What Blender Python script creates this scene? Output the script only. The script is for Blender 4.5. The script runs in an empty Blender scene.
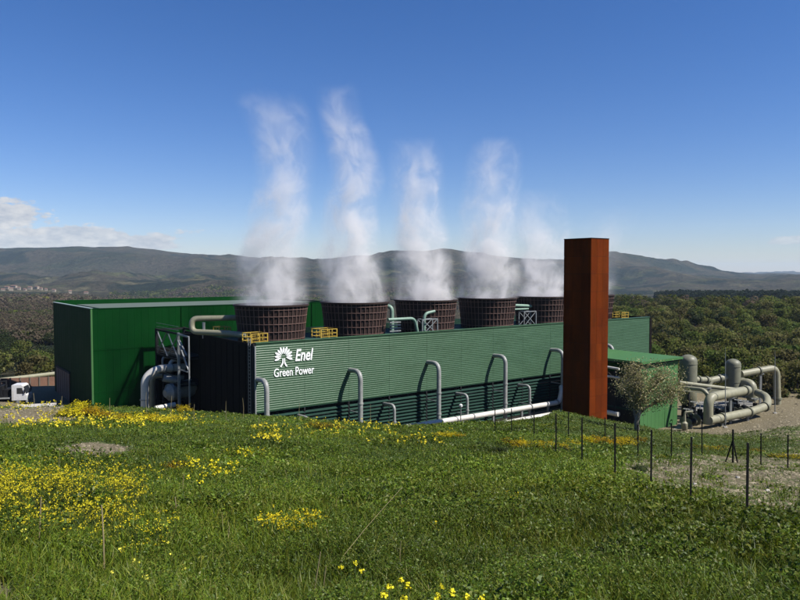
import bpy, bmesh, math, random
import numpy as np
from mathutils import Vector, Matrix, noise as mnoise

random.seed(7)
RNG = np.random.default_rng(11)
SC = bpy.context.scene
COL = SC.collection
R = math.radians
V = Vector

# ------------------------------------------------------------------ camera numbers (photo frame 800 x 600)
F = 693.0
PITCH = math.atan(28.0 / F)
CZ = 23.5                       # eye height above the plant yard (z = 0)
CP, SP = math.cos(PITCH), math.sin(PITCH)

def at(x, y, Y):
    """world point at depth Y seen at photo position x, y"""
    cx, cy = (x - 400) / F, -(y - 300) / F
    dy = CP + cy * SP
    dz = -SP + cy * CP
    t = Y / dy
    return V((cx * t, Y, CZ + dz * t))

def ratio(y):
    """drop per unit of depth for photo row y"""
    c = (y - 300) / F
    return (c * CP + SP) / (CP - c * SP)

def proj(X, Y, Z):
    dz = Z - CZ
    fwd = Y * CP - dz * SP
    up = Y * SP + dz * CP
    return 400 + F * X / fwd, 300 - F * up / fwd

# ------------------------------------------------------------------ yard frame: s along the long wall, n towards the viewer
ANG = R(36.9)
E1 = V((math.cos(ANG), math.sin(ANG), 0))
E2 = V((math.sin(ANG), -math.cos(ANG), 0))
W0 = V((-17.1, 81.9, 0))
def L(s, n, z=0.0):
    return W0 + E1 * s + E2 * n + V((0, 0, z))

# ------------------------------------------------------------------ numpy noise
def _h(ix, iy, seed):
    n = (ix.astype(np.int64) * 374761393 + iy.astype(np.int64) * 668265263 + seed * 1274126177) & 0xffffffff
    n = ((n ^ (n >> 13)) * 1274126177) & 0xffffffff
    n = (n ^ (n >> 16)) & 0xffffffff
    return n.astype(np.float64) / 4294967295.0
def vnoise(x, y, seed=0):
    x = np.asarray(x, float); y = np.asarray(y, float)
    ix, iy = np.floor(x), np.floor(y)
    fx, fy = x - ix, y - iy
    fx = fx * fx * fx * (fx * (fx * 6 - 15) + 10); fy = fy * fy * fy * (fy * (fy * 6 - 15) + 10)
    a = _h(ix, iy, seed); b = _h(ix + 1, iy, seed); c = _h(ix, iy + 1, seed); d = _h(ix + 1, iy + 1, seed)
    return a + (b - a) * fx + (c - a) * fy + (a - b - c + d) * fx * fy
def fbm(x, y, seed=0, oct=4):
    s = 0; a = 1; t = 0
    for i in range(oct):
        s = s + a * vnoise(x, y, seed + i * 17); t += a
        x = x * 2.03 + 5.1; y = y * 2.03 + 1.7; a *= .5
    return s / t
def ridged(x, y, seed=0, oct=4):
    s = 0; a = 1; t = 0
    for i in range(oct):
        s = s + a * (1 - abs(2 * vnoise(x, y, seed + i * 13) - 1)); t += a
        x = x * 2.1 + 3.3; y = y * 2.1 + 7.7; a *= .5
    return s / t
def sstep(a, b, x):
    t = np.clip((np.asarray(x, float) - a) / (b - a), 0, 1)
    return t * t * (3 - 2 * t)

# ------------------------------------------------------------------ terrain: table of (depth, drop) per viewing column
def rows(ys, extra):
    t = [(0.01, 1.68), (3, 2.38)] + [(Y, ratio(y) * Y) for Y, y in ys] + extra
    return t
CREST = [(-900, 256), (-300, 252), (0, 247), (40, 246), (75, 244.5), (130, 244), (180, 250), (225, 254), (299, 256), (320, 259),
         (369, 253), (392, 247), (424, 248.5), (443, 246), (470, 249), (526, 256), (570, 256), (600, 252), (615, 251),
         (640, 257), (680, 262), (700, 266), (722, 270), (760, 273), (800, 275), (1100, 274), (1700, 268)]
far_left = [(125, 20.6), (150, 24.2), (200, 28), (300, 31), (500, 37), (800, 43), (1200, 47), (2000, 55), (2700, 50), (3500, 22)]
far_mid = [(150, 24), (200, 27), (300, 38), (600, 60), (1200, 70), (2000, 70), (2700, 55), (3500, 20)]
far_right = [(140, 23.8), (170, 25.5), (230, 25.5), (300, 22.5), (380, 19.5), (440, 21.5), (560, 40), (800, 46), (1000, 42), (1300, 50), (2000, 90), (3000, 80), (3900, 45)]
COLS = [
 (-700, rows([(6.5, 598), (10, 548), (15, 500), (24, 457), (33, 435), (44, 417), (60, 403)], [(72, 13.6), (85, 17.5), (96, 18.8)] + far_left)),
 (0,    rows([(6.5, 600), (10, 550), (15, 502), (24, 459), (33, 437), (44, 419), (60, 405)], [(72, 14.2), (85, 17.6), (96, 18.9)] + far_left)),
 (60,   rows([(6.5, 600), (10, 551), (15, 503), (24, 460), (33, 438), (44, 419), (60, 404)], [(72, 14.4), (85, 19.0), (96, 20.8)] + far_left)),
 (150,  rows([(6.5, 600), (10, 552), (15, 505), (24, 462), (33, 440), (44, 422), (60, 408)], [(70, 15.5), (82, 23.0), (90, 23.5), (145, 23.5)] + far_mid)),
 (250,  rows([(6.5, 600), (10, 553), (15, 508), (24, 466), (33, 445), (44, 428), (60, 414)], [(66, 15.3), (77, 23.2), (90, 23.5), (145, 23.5)] + far_mid)),
 (400,  rows([(6.5, 600), (10, 553), (15, 512), (24, 471), (33, 452), (44, 437), (60, 424)], [(66, 16.2), (78, 23.4), (90, 23.5), (145, 23.5)] + far_mid)),
 (500,  rows([(6.5, 600), (10, 554), (15, 513), (24, 471), (33, 449), (44, 434), (60, 420)], [(68, 15.9), (82, 23.4), (92, 23.5), (145, 23.5)] + far_mid)),
 (560,  rows([(6.5, 600), (10, 554), (15, 511), (24, 463), (33, 444), (44, 432), (60, 417), (72, 411)], [(80, 17.5), (90, 23.4), (100, 23.5), (145, 23.5)] + far_mid)),
 (620,  rows([(6.5, 600), (10, 555), (15, 510), (20, 482), (24, 470), (33, 453), (44, 441), (60, 428), (74, 421)], [(84, 20.5), (94, 23.4), (100, 23.5)] + far_right)),
 (670,  rows([(6.5, 600), (10, 556), (15, 513), (19, 494), (24, 479), (33, 459), (44, 447), (60, 436), (76, 429)], [(90, 22.4), (100, 23.5)] + far_right)),
 (740,  rows([(6.5, 600), (10, 557), (15, 517), (18, 504), (24, 485), (33, 464), (44, 452), (60, 442), (80, 435)], [(100, 23.0), (112, 23.5)] + far_right)),
 (800,  rows([(6.5, 600), (10, 558), (15, 520), (18, 509), (24, 488), (33, 466), (44, 452), (60, 440), (80, 428)], [(100, 21.8), (120, 23.5)] + far_right)),
 (1700, rows([(6.5, 600), (10, 558), (15, 520), (18, 509), (24, 488), (33, 466), (44, 450), (60, 436), (80, 424)], [(100, 21.0), (120, 23.0)] + far_right)),
]
NR = 560
RMIN, RMAX = 0.5, 16000.0
LR = np.linspace(math.log(RMIN), math.log(RMAX), NR)
def crest_r(x): return float(np.interp(x, [-900, 200, 330, 560, 600, 800, 1700], [5200, 5200, 4700, 4700, 5600, 6200, 6500]))
TH_T = []
TAB = []
def gsm(a, w):
    k = np.exp(-0.5 * (np.arange(-3 * w, 3 * w + 1) / w) ** 2); k /= k.sum()
    p = np.pad(a, 3 * w, mode='edge')
    return np.convolve(p, k, mode='valid')
_xs = sorted(set([c[0] for c in COLS] + [c[0] for c in CREST]))
def coltab(c):
    th = math.atan((c[0] - 400) / F)
    rr = np.log(np.array([p[0] for p in c[1]]) / math.cos(th)); dd = np.array([p[1] for p in c[1]])
    return np.interp(LR, rr, dd)
_ct = {c[0]: coltab(c) for c in COLS}
_cx = [c[0] for c in COLS]
for x in _xs:
    j = max(0, min(len(_cx) - 2, int(np.searchsorted(_cx, x, side='right')) - 1))
    x0, x1 = _cx[j], _cx[j + 1]
    t = min(1, max(0, (x - x0) / (x1 - x0)))
    d = _ct[x0] * (1 - t) + _ct[x1] * t
    th = math.atan((x - 400) / F)
    rc = crest_r(x); yc = float(np.interp(x, [c[0] for c in CREST], [c[1] for c in CREST]))
    dc = ratio(yc) * rc
    r0 = 3500.0 / math.cos(th)
    k0 = int(np.searchsorted(LR, math.log(r0)))
    base = d[k0]
    pts_r = np.log(np.array([r0, rc / math.cos(th), rc * 1.25 / math.cos(th), 9500, 12500, 16000]))
    back = 120.0
    fp = [base, dc, dc + back, 120, 40 if x > 600 else 60, 25]
    d = d.copy(); d[k0:] = np.interp(LR[k0:], pts_r, fp)
    ds = gsm(d, 3)
    TH_T.append(th); TAB.append(ds)
TH_T = np.array(TH_T); TAB = np.array(TAB)

def terrain(X, Y, detail=True):
    X = np.asarray(X, float); Y = np.asarray(Y, float)
    r = np.sqrt(X * X + Y * Y) + 1e-6
    th = np.clip(np.arctan2(X, Y), TH_T[0], TH_T[-1])
    j = np.clip(np.searchsorted(TH_T, th, side='right') - 1, 0, len(TH_T) - 2)
    t = (th - TH_T[j]) / (TH_T[j + 1] - TH_T[j]); t = t * t * (3 - 2 * t) * .5 + t * .5
    f = np.clip((np.log(r) - LR[0]) / (LR[1] - LR[0]), 0, NR - 1.001)
    i = f.astype(int); g = f - i
    a = TAB[j, i] * (1 - g) + TAB[j, i + 1] * g
    b = TAB[j + 1, i] * (1 - g) + TAB[j + 1, i + 1] * g
    z = CZ - (a * (1 - t) + b * t)
    if detail:
        nearm = sstep(3, 8, r) * (1 - sstep(76, 92, r))
        z = z + nearm * ((fbm(X * .35, Y * .35, 3, 3) - .5) * .34 + (fbm(X * .09, Y * .09, 5, 2) - .5) * .7)
        midm = sstep(150, 260, r) * (1 - sstep(2000, 3500, r))
        z = z + midm * ((fbm(X * .008, Y * .008, 9, 4) - .5) * 10)
        farm = sstep(1600, 3000, r)
        cr = np.interp(400 + F * np.tan(np.clip(th, -1.3, 1.3)), [-900, 200, 330, 560, 600, 800, 1700], [5200, 5200, 4700, 4700, 5600, 6200, 6500])
        low = 1 - .80 * np.exp(-((r * np.cos(th) - cr) / 380.0) ** 2)
        z = z + farm * low * ((ridged(X * .0011, Y * .0011, 21, 5) - .62) * 150)
        z = z + farm * (fbm(X * .006, Y * .006, 33, 3) - .5) * 16
    return z

def ground_hit(px, py, rmax=130.0):
    """first point of the ground along the line of sight"""
    rs = np.concatenate([np.arange(4, 40, .05), np.arange(40, rmax, .15)])
    p0 = at(px, py, 1.0)
    X, Z = p0.x * rs, CZ + (p0.z - CZ) * rs
    T = terrain(X, rs)
    k = np.nonzero(Z <= T)[0]
    i = k[0] if len(k) else len(rs) - 1
    return V((X[i], rs[i], float(T[i])))

# ------------------------------------------------------------------ materials
def newmat(name):
    m = bpy.data.materials.new(name); m.use_nodes = True
    nt = m.node_tree; nt.nodes.clear()
    out = nt.nodes.new('ShaderNodeOutputMaterial')
    return m, nt, out
def nd(nt, kind, **kw):
    n = nt.nodes.new(kind)
    for k, v in kw.items():
        if k.startswith('i_'):
            n.inputs[k[2:].replace('_', ' ')].default_value = v
        else:
            setattr(n, k, v)
    return n
def lk(nt, a, b): nt.links.new(a, b)
def rgba(c): return (c[0], c[1], c[2], 1.0)

def paint(name, c, c2=None, rough=.5, metal=0.0, scale=1.5, stretch=(1, 1, 1), bump=0.0, bscale=20.0, spec=.5, attr=None, fine=8.0):
    """a weathered surface: two tones mixed by stretched noise, uneven gloss, fine bump"""
    m, nt, out = newmat(name)
    c2 = c2 or tuple(v * .72 for v in c)
    b = nd(nt, 'ShaderNodeBsdfPrincipled'); lk(nt, b.outputs[0], out.inputs[0])
    b.inputs['Metallic'].default_value = metal; b.inputs['Specular IOR Level'].default_value = spec
    tc = nd(nt, 'ShaderNodeTexCoord'); mp = nd(nt, 'ShaderNodeMapping'); mp.inputs['Scale'].default_value = stretch
    lk(nt, tc.outputs['Object'], mp.inputs[0])
    n1 = nd(nt, 'ShaderNodeTexNoise'); n1.inputs['Scale'].default_value = scale; n1.inputs['Detail'].default_value = 6; n1.inputs['Roughness'].default_value = .65
    lk(nt, mp.outputs[0], n1.inputs['Vector'])
    cr = nd(nt, 'ShaderNodeValToRGB'); cr.color_ramp.elements[0].position = .34; cr.color_ramp.elements[1].position = .68
    cr.color_ramp.elements[0].color = rgba(c2); cr.color_ramp.elements[1].color = rgba(c)
    lk(nt, n1.outputs[0], cr.inputs[0])
    colout = cr.outputs[0]
    n2 = nd(nt, 'ShaderNodeTexNoise'); n2.inputs['Scale'].default_value = fine; n2.inputs['Detail'].default_value = 4
    lk(nt, tc.outputs['Object'], n2.inputs['Vector'])
    mr = nd(nt, 'ShaderNodeMapRange'); mr.inputs[3].default_value = .82; mr.inputs[4].default_value = 1.18
    lk(nt, n2.outputs[0], mr.inputs[0])
    mx = nd(nt, 'ShaderNodeMix', data_type='RGBA', blend_type='MULTIPLY'); mx.inputs[0].default_value = 1
    lk(nt, colout, mx.inputs[6]); lk(nt, mr.outputs[0], mx.inputs[7]); colout = mx.outputs[2]
    if attr:
        at_ = nd(nt, 'ShaderNodeAttribute', attribute_name=attr)
        m2 = nd(nt, 'ShaderNodeMix', data_type='RGBA', blend_type='MULTIPLY'); m2.inputs[0].default_value = 1
        lk(nt, colout, m2.inputs[6]); lk(nt, at_.outputs['Color'], m2.inputs[7]); colout = m2.outputs[2]
    lk(nt, colout, b.inputs['Base Color'])
    rr = nd(nt, 'ShaderNodeMapRange'); rr.inputs[3].default_value = max(0.05, rough - .12); rr.inputs[4].default_value = min(1, rough + .12)
    lk(nt, n1.outputs[0], rr.inputs[0]); lk(nt, rr.outputs[0], b.inputs['Roughness'])
    if bump:
        n3 = nd(nt, 'ShaderNodeTexNoise'); n3.inputs['Scale'].default_value = bscale; n3.inputs['Detail'].default_value = 5
        lk(nt, tc.outputs['Object'], n3.inputs['Vector'])
        bp = nd(nt, 'ShaderNodeBump'); bp.inputs['Strength'].default_value = bump; bp.inputs['Distance'].default_value = .05
        lk(nt, n3.outputs[0], bp.inputs['Height']); lk(nt, bp.outputs[0], b.inputs['Normal'])
    return m

def leafmat(name, attr='tint', trans=.35, rough=.6, spec=.25):
    m, nt, out = newmat(name)
    a = nd(nt, 'ShaderNodeAttribute', attribute_name=attr)
    b = nd(nt, 'ShaderNodeBsdfPrincipled'); b.inputs['Roughness'].default_value = rough; b.inputs['Specular IOR Level'].default_value = spec
    t = nd(nt, 'ShaderNodeBsdfTranslucent'); mx = nd(nt, 'ShaderNodeMixShader'); mx.inputs[0].default_value = trans
    oi = nd(nt, 'ShaderNodeObjectInfo')
    hs = nd(nt, 'ShaderNodeHueSaturation')
    mr = nd(nt, 'ShaderNodeMapRange'); mr.inputs[3].default_value = .72; mr.inputs[4].default_value = 1.3
    lk(nt, oi.outputs['Random'], mr.inputs[0]); lk(nt, mr.outputs[0], hs.inputs['Value'])
    mr2 = nd(nt, 'ShaderNodeMapRange'); mr2.inputs[3].default_value = .475; mr2.inputs[4].default_value = .52
    lk(nt, oi.outputs['Random'], mr2.inputs[0]); lk(nt, mr2.outputs[0], hs.inputs['Hue'])
    lk(nt, a.outputs['Color'], hs.inputs['Color'])
    lk(nt, hs.outputs[0], b.inputs['Base Color']); lk(nt, hs.outputs[0], t.inputs['Color'])
    lk(nt, b.outputs[0], mx.inputs[1]); lk(nt, t.outputs[0], mx.inputs[2]); lk(nt, mx.outputs[0], out.inputs[0])
    return m
def leafmat_flat(name, trans=.3, rough=.6, spec=.25):
    """as leafmat but without the per-object variation (one object of many plants)"""
    m, nt, out = newmat(name)
    a = nd(nt, 'ShaderNodeAttribute', attribute_name='tint')
    b = nd(nt, 'ShaderNodeBsdfPrincipled'); b.inputs['Roughness'].default_value = rough; b.inputs['Specular IOR Level'].default_value = spec
    t = nd(nt, 'ShaderNodeBsdfTranslucent'); mx = nd(nt, 'ShaderNodeMixShader'); mx.inputs[0].default_value = trans
    lk(nt, a.outputs['Color'], b.inputs['Base Color']); lk(nt, a.outputs['Color'], t.inputs['Color'])
    lk(nt, b.outputs[0], mx.inputs[1]); lk(nt, t.outputs[0], mx.inputs[2]); lk(nt, mx.outputs[0], out.inputs[0])
    return m

M = {}
M['wall_green'] = paint('ribbed_green_metal', (.044, .094, .052), (.036, .077, .042), rough=.38, metal=.0, scale=.5, stretch=(.5, .5, 2.2), spec=.17, fine=2.0, bump=.35, bscale=1.6)
M['louvre'] = paint('louvre_green', (.014, .040, .030), (.009, .028, .020), rough=.7, scale=.8, spec=.08)
M['hall_green'] = paint('hall_green_paint', (.0010, .031, .0045), (.0008, .026, .0036), rough=.5, scale=.25, stretch=(1, 1, .5), spec=.06, fine=1.0)
M['shaded_side'] = paint('shaded_side_green', (.006, .029, .005), (.005, .025, .0045), rough=.65, scale=.3, spec=.05)  # green for walls turned from the sun, toned for their shade
M['shed_green'] = paint('shed_green_paint', (.050, .130, .044), (.043, .115, .038), rough=.6, scale=.4, spec=.12)
M['trim'] = paint('pale_flashing', (.30, .36, .31), rough=.4, scale=2)
M['roof_grey'] = paint('roof_grey_green', (.075, .10, .075), (.06, .08, .06), rough=.8, scale=.4)
M['black'] = paint('dark_steel', (.014, .015, .017), (.009, .009, .010), rough=.75, scale=1, spec=.15)
M['black_panel'] = paint('dark_brown_cladding', (.010, .008, .007), (.006, .005, .005), rough=.8, scale=.4, spec=.05)
M['steel'] = paint('galvanised_steel', (.30, .31, .31), (.2, .21, .21), rough=.45, metal=.5, scale=3)
M['stack'] = paint('stack_shell', (.028, .016, .0135), (.018, .011, .009), rough=.7, scale=.8, stretch=(1, 1, .3), spec=.2)
M['stack_rib'] = paint('stack_rib', (.135, .075, .058), (.08, .045, .036), rough=.7, scale=1.2)
M['white_pipe'] = paint('pipe_aluminium', (.52, .50, .45), (.42, .40, .36), rough=.5, metal=.0, scale=1.2)
M['grey_pipe'] = paint('riser_grey', (.25, .255, .24), (.17, .175, .165), rough=.5, metal=.0, scale=1.5)
M['beige_pipe'] = paint('pipe_beige', (.235, .225, .15), (.175, .17, .115), rough=.5, scale=1.0, spec=.35)
M['vessel'] = paint('vessel_olive', (.15, .15, .105), (.115, .115, .08), rough=.5, scale=.8, spec=.35)
M['green_pipe'] = paint('pipe_pale_green', (.16, .25, .19), (.11, .18, .14), rough=.5, scale=1.5)
M['yellow'] = paint('safety_yellow', (.42, .28, .035), (.30, .20, .025), rough=.5, scale=3)
M['corten'] = paint('weathering_steel', (.118, .0225, .0030), (.066, .0135, .0025), rough=.85, scale=.75, stretch=(1, 1, .22), spec=.03, attr='tint', fine=3.0, bump=.2, bscale=4)
M['concrete'] = paint('concrete', (.42, .40, .36), (.33, .31, .28), rough=.9, scale=1.2, bump=.3)
M['slab'] = paint('dark_concrete', (.19, .18, .155), (.11, .105, .09), rough=.95, scale=.8, bump=.3)  # darker tone than the other concrete
M['rust_brown'] = paint('brown_door', (.13, .065, .04), rough=.7, scale=1)
M['white_paint'] = paint('white_paint', (.56, .56, .55), (.46, .46, .45), rough=.35, scale=2)
M['letter'] = paint('lettering_white', (.82, .84, .82), (.76, .78, .76), rough=.5, scale=2)
M['rubber'] = paint('rubber', (.016, .016, .016), rough=.85, scale=4)
M['glass'] = paint('dark_glass', (.02, .025, .03), rough=.08, scale=2, spec=.8)
M['post'] = paint('post_dark', (.012, .013, .012), (.008, .008, .008), rough=.7, scale=5, spec=.12)
M['cane'] = paint('dry_cane', (.24, .20, .10), (.17, .135, .065), rough=.85, scale=6, stretch=(1, 1, .2))
M['stone'] = paint('pale_stone', (.42, .39, .34), (.28, .26, .22), rough=.9, scale=5, bump=.6, bscale=12)
M['stone_dark'] = paint('dark_stone', (.10, .10, .095), (.06, .06, .058), rough=.9, scale=5, bump=.6, bscale=12)
M['bark'] = paint('bark_grey', (.13, .11, .085), (.07, .06, .047), rough=.95, scale=4, stretch=(1, 1, .25), bump=.6, bscale=14)
M['bark_pale'] = paint('bark_pale', (.20, .18, .15), (.09, .08, .065), rough=.95, scale=3, stretch=(1, 1, .3), bump=.6, bscale=14)
M['plaster'] = paint('house_plaster', (.26, .215, .16), (.19, .16, .125), rough=.9, scale=.4)
M['tile'] = paint('roof_tile', (.16, .085, .055), (.11, .06, .04), rough=.9, scale=.8)
M['leaf'] = leafmat('foliage', trans=.48, spec=.1)
M['leaf1'] = leafmat_flat('ground_foliage', trans=.32, rough=.5, spec=.25)
M['petal'] = leafmat_flat('petal', trans=.25, rough=.7, spec=.1)
M['conifer'] = leafmat_flat('wood_foliage', trans=.45, rough=.9, spec=.03)

def ground_material():
    m, nt, out = newmat('meadow_earth')
    b = nd(nt, 'ShaderNodeBsdfPrincipled'); b.inputs['Roughness'].default_value = .95; b.inputs['Specular IOR Level'].default_value = .1
    lk(nt, b.outputs[0], out.inputs[0])
    tc = nd(nt, 'ShaderNodeTexCoord')
    def noise(sc, det=6, ro=.65):
        n = nd(nt, 'ShaderNodeTexNoise'); n.inputs['Scale'].default_value = sc; n.inputs['Detail'].default_value = det; n.inputs['Roughness'].default_value = ro
        lk(nt, tc.outputs['Object'], n.inputs['Vector']); return n
    def ramp(n, stops):
        c = nd(nt, 'ShaderNodeValToRGB')
        while len(c.color_ramp.elements) < len(stops): c.color_ramp.elements.new(.5)
        for e, (p, k) in zip(c.color_ramp.elements, stops): e.position = p; e.color = rgba(k)
        lk(nt, n, c.inputs[0]); return c
    n1, n2, n3 = noise(1.3), noise(7, 8, .7), noise(.25, 4)
    grass = ramp(n2.outputs[0], [(.3, (.018, .032, .008)), (.5, (.042, .068, .014)), (.7, (.075, .098, .024))])
    vor = nd(nt, 'ShaderNodeTexVoronoi'); vor.inputs['Scale'].default_value = 15; lk(nt, tc.outputs['Object'], vor.inputs['Vector'])
    grav = ramp(n2.outputs[0], [(.3, (.085, .070, .040)), (.5, (.165, .138, .085)), (.72, (.27, .235, .155))])
    gv = nd(nt, 'ShaderNodeMix', data_type='RGBA', blend_type='MULTIPLY'); gv.inputs[0].default_value = .5
    vr = ramp(vor.outputs['Color'], [(0, (.45, .45, .45)), (1, (1, 1, 1))])
    lk(nt, grav.outputs[0], gv.inputs[6]); lk(nt, vr.outputs[0], gv.inputs[7])
    a = nd(nt, 'ShaderNodeAttribute', attribute_name='gravel')
    ad = nd(nt, 'ShaderNodeMath', operation='ADD'); lk(nt, a.outputs['Fac'], ad.inputs[0])
    su = nd(nt, 'ShaderNodeMapRange'); su.inputs[3].default_value = -.55; su.inputs[4].default_value = .55; lk(nt, n1.outputs[0], su.inputs[0])
    lk(nt, su.outputs[0], ad.inputs[1])
    th = nd(nt, 'ShaderNodeMapRange'); th.inputs[1].default_value = .38; th.inputs[2].default_value = .62; lk(nt, ad.outputs[0], th.inputs[0])
    mx = nd(nt, 'ShaderNodeMix', data_type='RGBA'); lk(nt, th.outputs[0], mx.inputs[0]); lk(nt, grass.outputs[0], mx.inputs[6]); lk(nt, gv.outputs[2], mx.inputs[7])
    lk(nt, mx.outputs[2], b.inputs['Base Color'])
    bp = nd(nt, 'ShaderNodeBump'); bp.inputs['Strength'].default_value = .9; bp.inputs['Distance'].default_value = .12
    lk(nt, n2.outputs[0], bp.inputs['Height']); lk(nt, bp.outputs[0], b.inputs['Normal'])
    return m
def hill_material():
    m, nt, out = newmat('hill_cover')
    b = nd(nt, 'ShaderNodeBsdfPrincipled'); b.inputs['Roughness'].default_value = 1; b.inputs['Specular IOR Level'].default_value = 0
    lk(nt, b.outputs[0], out.inputs[0])
    tc = nd(nt, 'ShaderNodeTexCoord')
    def noise(sc, det=6, ro=.6, dist=0):
        n = nd(nt, 'ShaderNodeTexNoise'); n.inputs['Scale'].default_value = sc; n.inputs['Detail'].default_value = det; n.inputs['Roughness'].default_value = ro; n.inputs['Distortion'].default_value = dist
        lk(nt, tc.outputs['Object'], n.inputs['Vector']); return n
    def ramp(n, stops, const=False):
        c = nd(nt, 'ShaderNodeValToRGB')
        if const: c.color_ramp.interpolation = 'EASE'
        while len(c.color_ramp.elements) < len(stops): c.color_ramp.elements.new(.5)
        for e, (p, k) in zip(c.color_ramp.elements, stops): e.position = p; e.color = rgba(k)
        lk(nt, n, c.inputs[0]); return c
    big = noise(.0016, 7, .62, .6); mid = noise(.007, 6, .6, .4); fine = noise(.055, 5, .7)
    base = ramp(big.outputs[0], [(.38, (.009, .014, .010)), (.46, (.014, .019, .012)), (.50, (.050, .042, .028)), (.56, (.040, .036, .023)), (.62, (.017, .022, .012))])
    fld = nd(nt, 'ShaderNodeTexVoronoi'); fld.inputs['Scale'].default_value = .0052; fld.inputs['Randomness'].default_value = 1
    wv = nd(nt, 'ShaderNodeVectorMath', operation='ADD'); sc_ = nd(nt, 'ShaderNodeVectorMath', operation='SCALE'); sc_.inputs['Scale'].default_value = 160
    lk(nt, mid.outputs['Color'], sc_.inputs[0]); lk(nt, tc.outputs['Object'], wv.inputs[0]); lk(nt, sc_.outputs[0], wv.inputs[1]); lk(nt, wv.outputs[0], fld.inputs['Vector'])
    fcol = ramp(fld.outputs['Color'], [(.0, (.055, .064, .026)), (.35, (.085, .075, .045)), (.6, (.045, .055, .021)), (1, (.07, .056, .038))])
    fm = ramp(mid.outputs[0], [(.53, (0, 0, 0)), (.60, (1, 1, 1))])
    a = nd(nt, 'ShaderNodeAttribute', attribute_name='field')
    mul = nd(nt, 'ShaderNodeMath', operation='MULTIPLY'); lk(nt, fm.outputs[0], mul.inputs[0]); lk(nt, a.outputs['Fac'], mul.inputs[1])
    mx = nd(nt, 'ShaderNodeMix', data_type='RGBA'); lk(nt, mul.outputs[0], mx.inputs[0]); lk(nt, base.outputs[0], mx.inputs[6]); lk(nt, fcol.outputs[0], mx.inputs[7])
    fr = ramp(fine.outputs[0], [(.3, (.45, .45, .45)), (.5, (.95, .95, .95)), (.7, (1.5, 1.5, 1.5))])
    m2 = nd(nt, 'ShaderNodeMix', data_type='RGBA', blend_type='MULTIPLY'); m2.inputs[0].default_value = 1
    lk(nt, mx.outputs[2], m2.inputs[6]); lk(nt, fr.outputs[0], m2.inputs[7])
    lk(nt, m2.outputs[2], b.inputs['Base Color'])
    bp = nd(nt, 'ShaderNodeBump'); bp.inputs['Strength'].default_value = 1; bp.inputs['Distance'].default_value = 14
    lk(nt, fine.outputs[0], bp.inputs['Height'])
    bp2 = nd(nt, 'ShaderNodeBump'); bp2.inputs['Strength'].default_value = .8; bp2.inputs['Distance'].default_value = 60
    lk(nt, mid.outputs[0], bp2.inputs['Height']); lk(nt, bp.outputs[0], bp2.inputs['Normal']); lk(nt, bp2.outputs[0], b.inputs['Normal'])
    return m

# ------------------------------------------------------------------ object helpers
OFF = {}
def tag(o, label=None, cat=None, group=None, kind=None):
    if label: o['label'] = label
    if cat: o['category'] = cat
    if group: o['group'] = group
    if kind: o['kind'] = kind
    return o
def thing(name, loc, label, cat, group=None):
    o = bpy.data.objects.new(name, None); COL.objects.link(o)
    o.location = loc; o.empty_display_size = .5
    OFF[o.name] = V(loc)
    return tag(o, label, cat, group)
def mesh_from_arrays(name, v, f, tint=None, smooth=False):
    """v (n,3), f (m,k) arrays"""
    me = bpy.data.meshes.new(name)
    v = np.ascontiguousarray(v, dtype=np.float32); f = np.ascontiguousarray(f, dtype=np.int32)
    m, k = f.shape
    me.vertices.add(len(v)); me.vertices.foreach_set('co', v.ravel())
    me.loops.add(m * k); me.loops.foreach_set('vertex_index', f.ravel())
    me.polygons.add(m); me.polygons.foreach_set('loop_start', np.arange(0, m * k, k, dtype=np.int32))
    if smooth: me.polygons.foreach_set('use_smooth', np.ones(m, dtype=bool))
    me.update(calc_edges=True)
    if tint is not None:
        a = me.attributes.new('tint', 'FLOAT_COLOR', 'POINT')
        c = np.ones((len(v), 4), np.float32); c[:, :3] = tint
        a.data.foreach_set('color', c.ravel())
    return me
def link(name, me, mat, parent=None, loc=(0, 0, 0)):
    o = bpy.data.objects.new(name, me); COL.objects.link(o)
    if mat: me.materials.clear(); me.materials.append(mat)
    o.location = loc
    if parent: o.parent = parent; OFF[o.name] = OFF.get(parent.name, V((0, 0, 0)))
    return o

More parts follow.
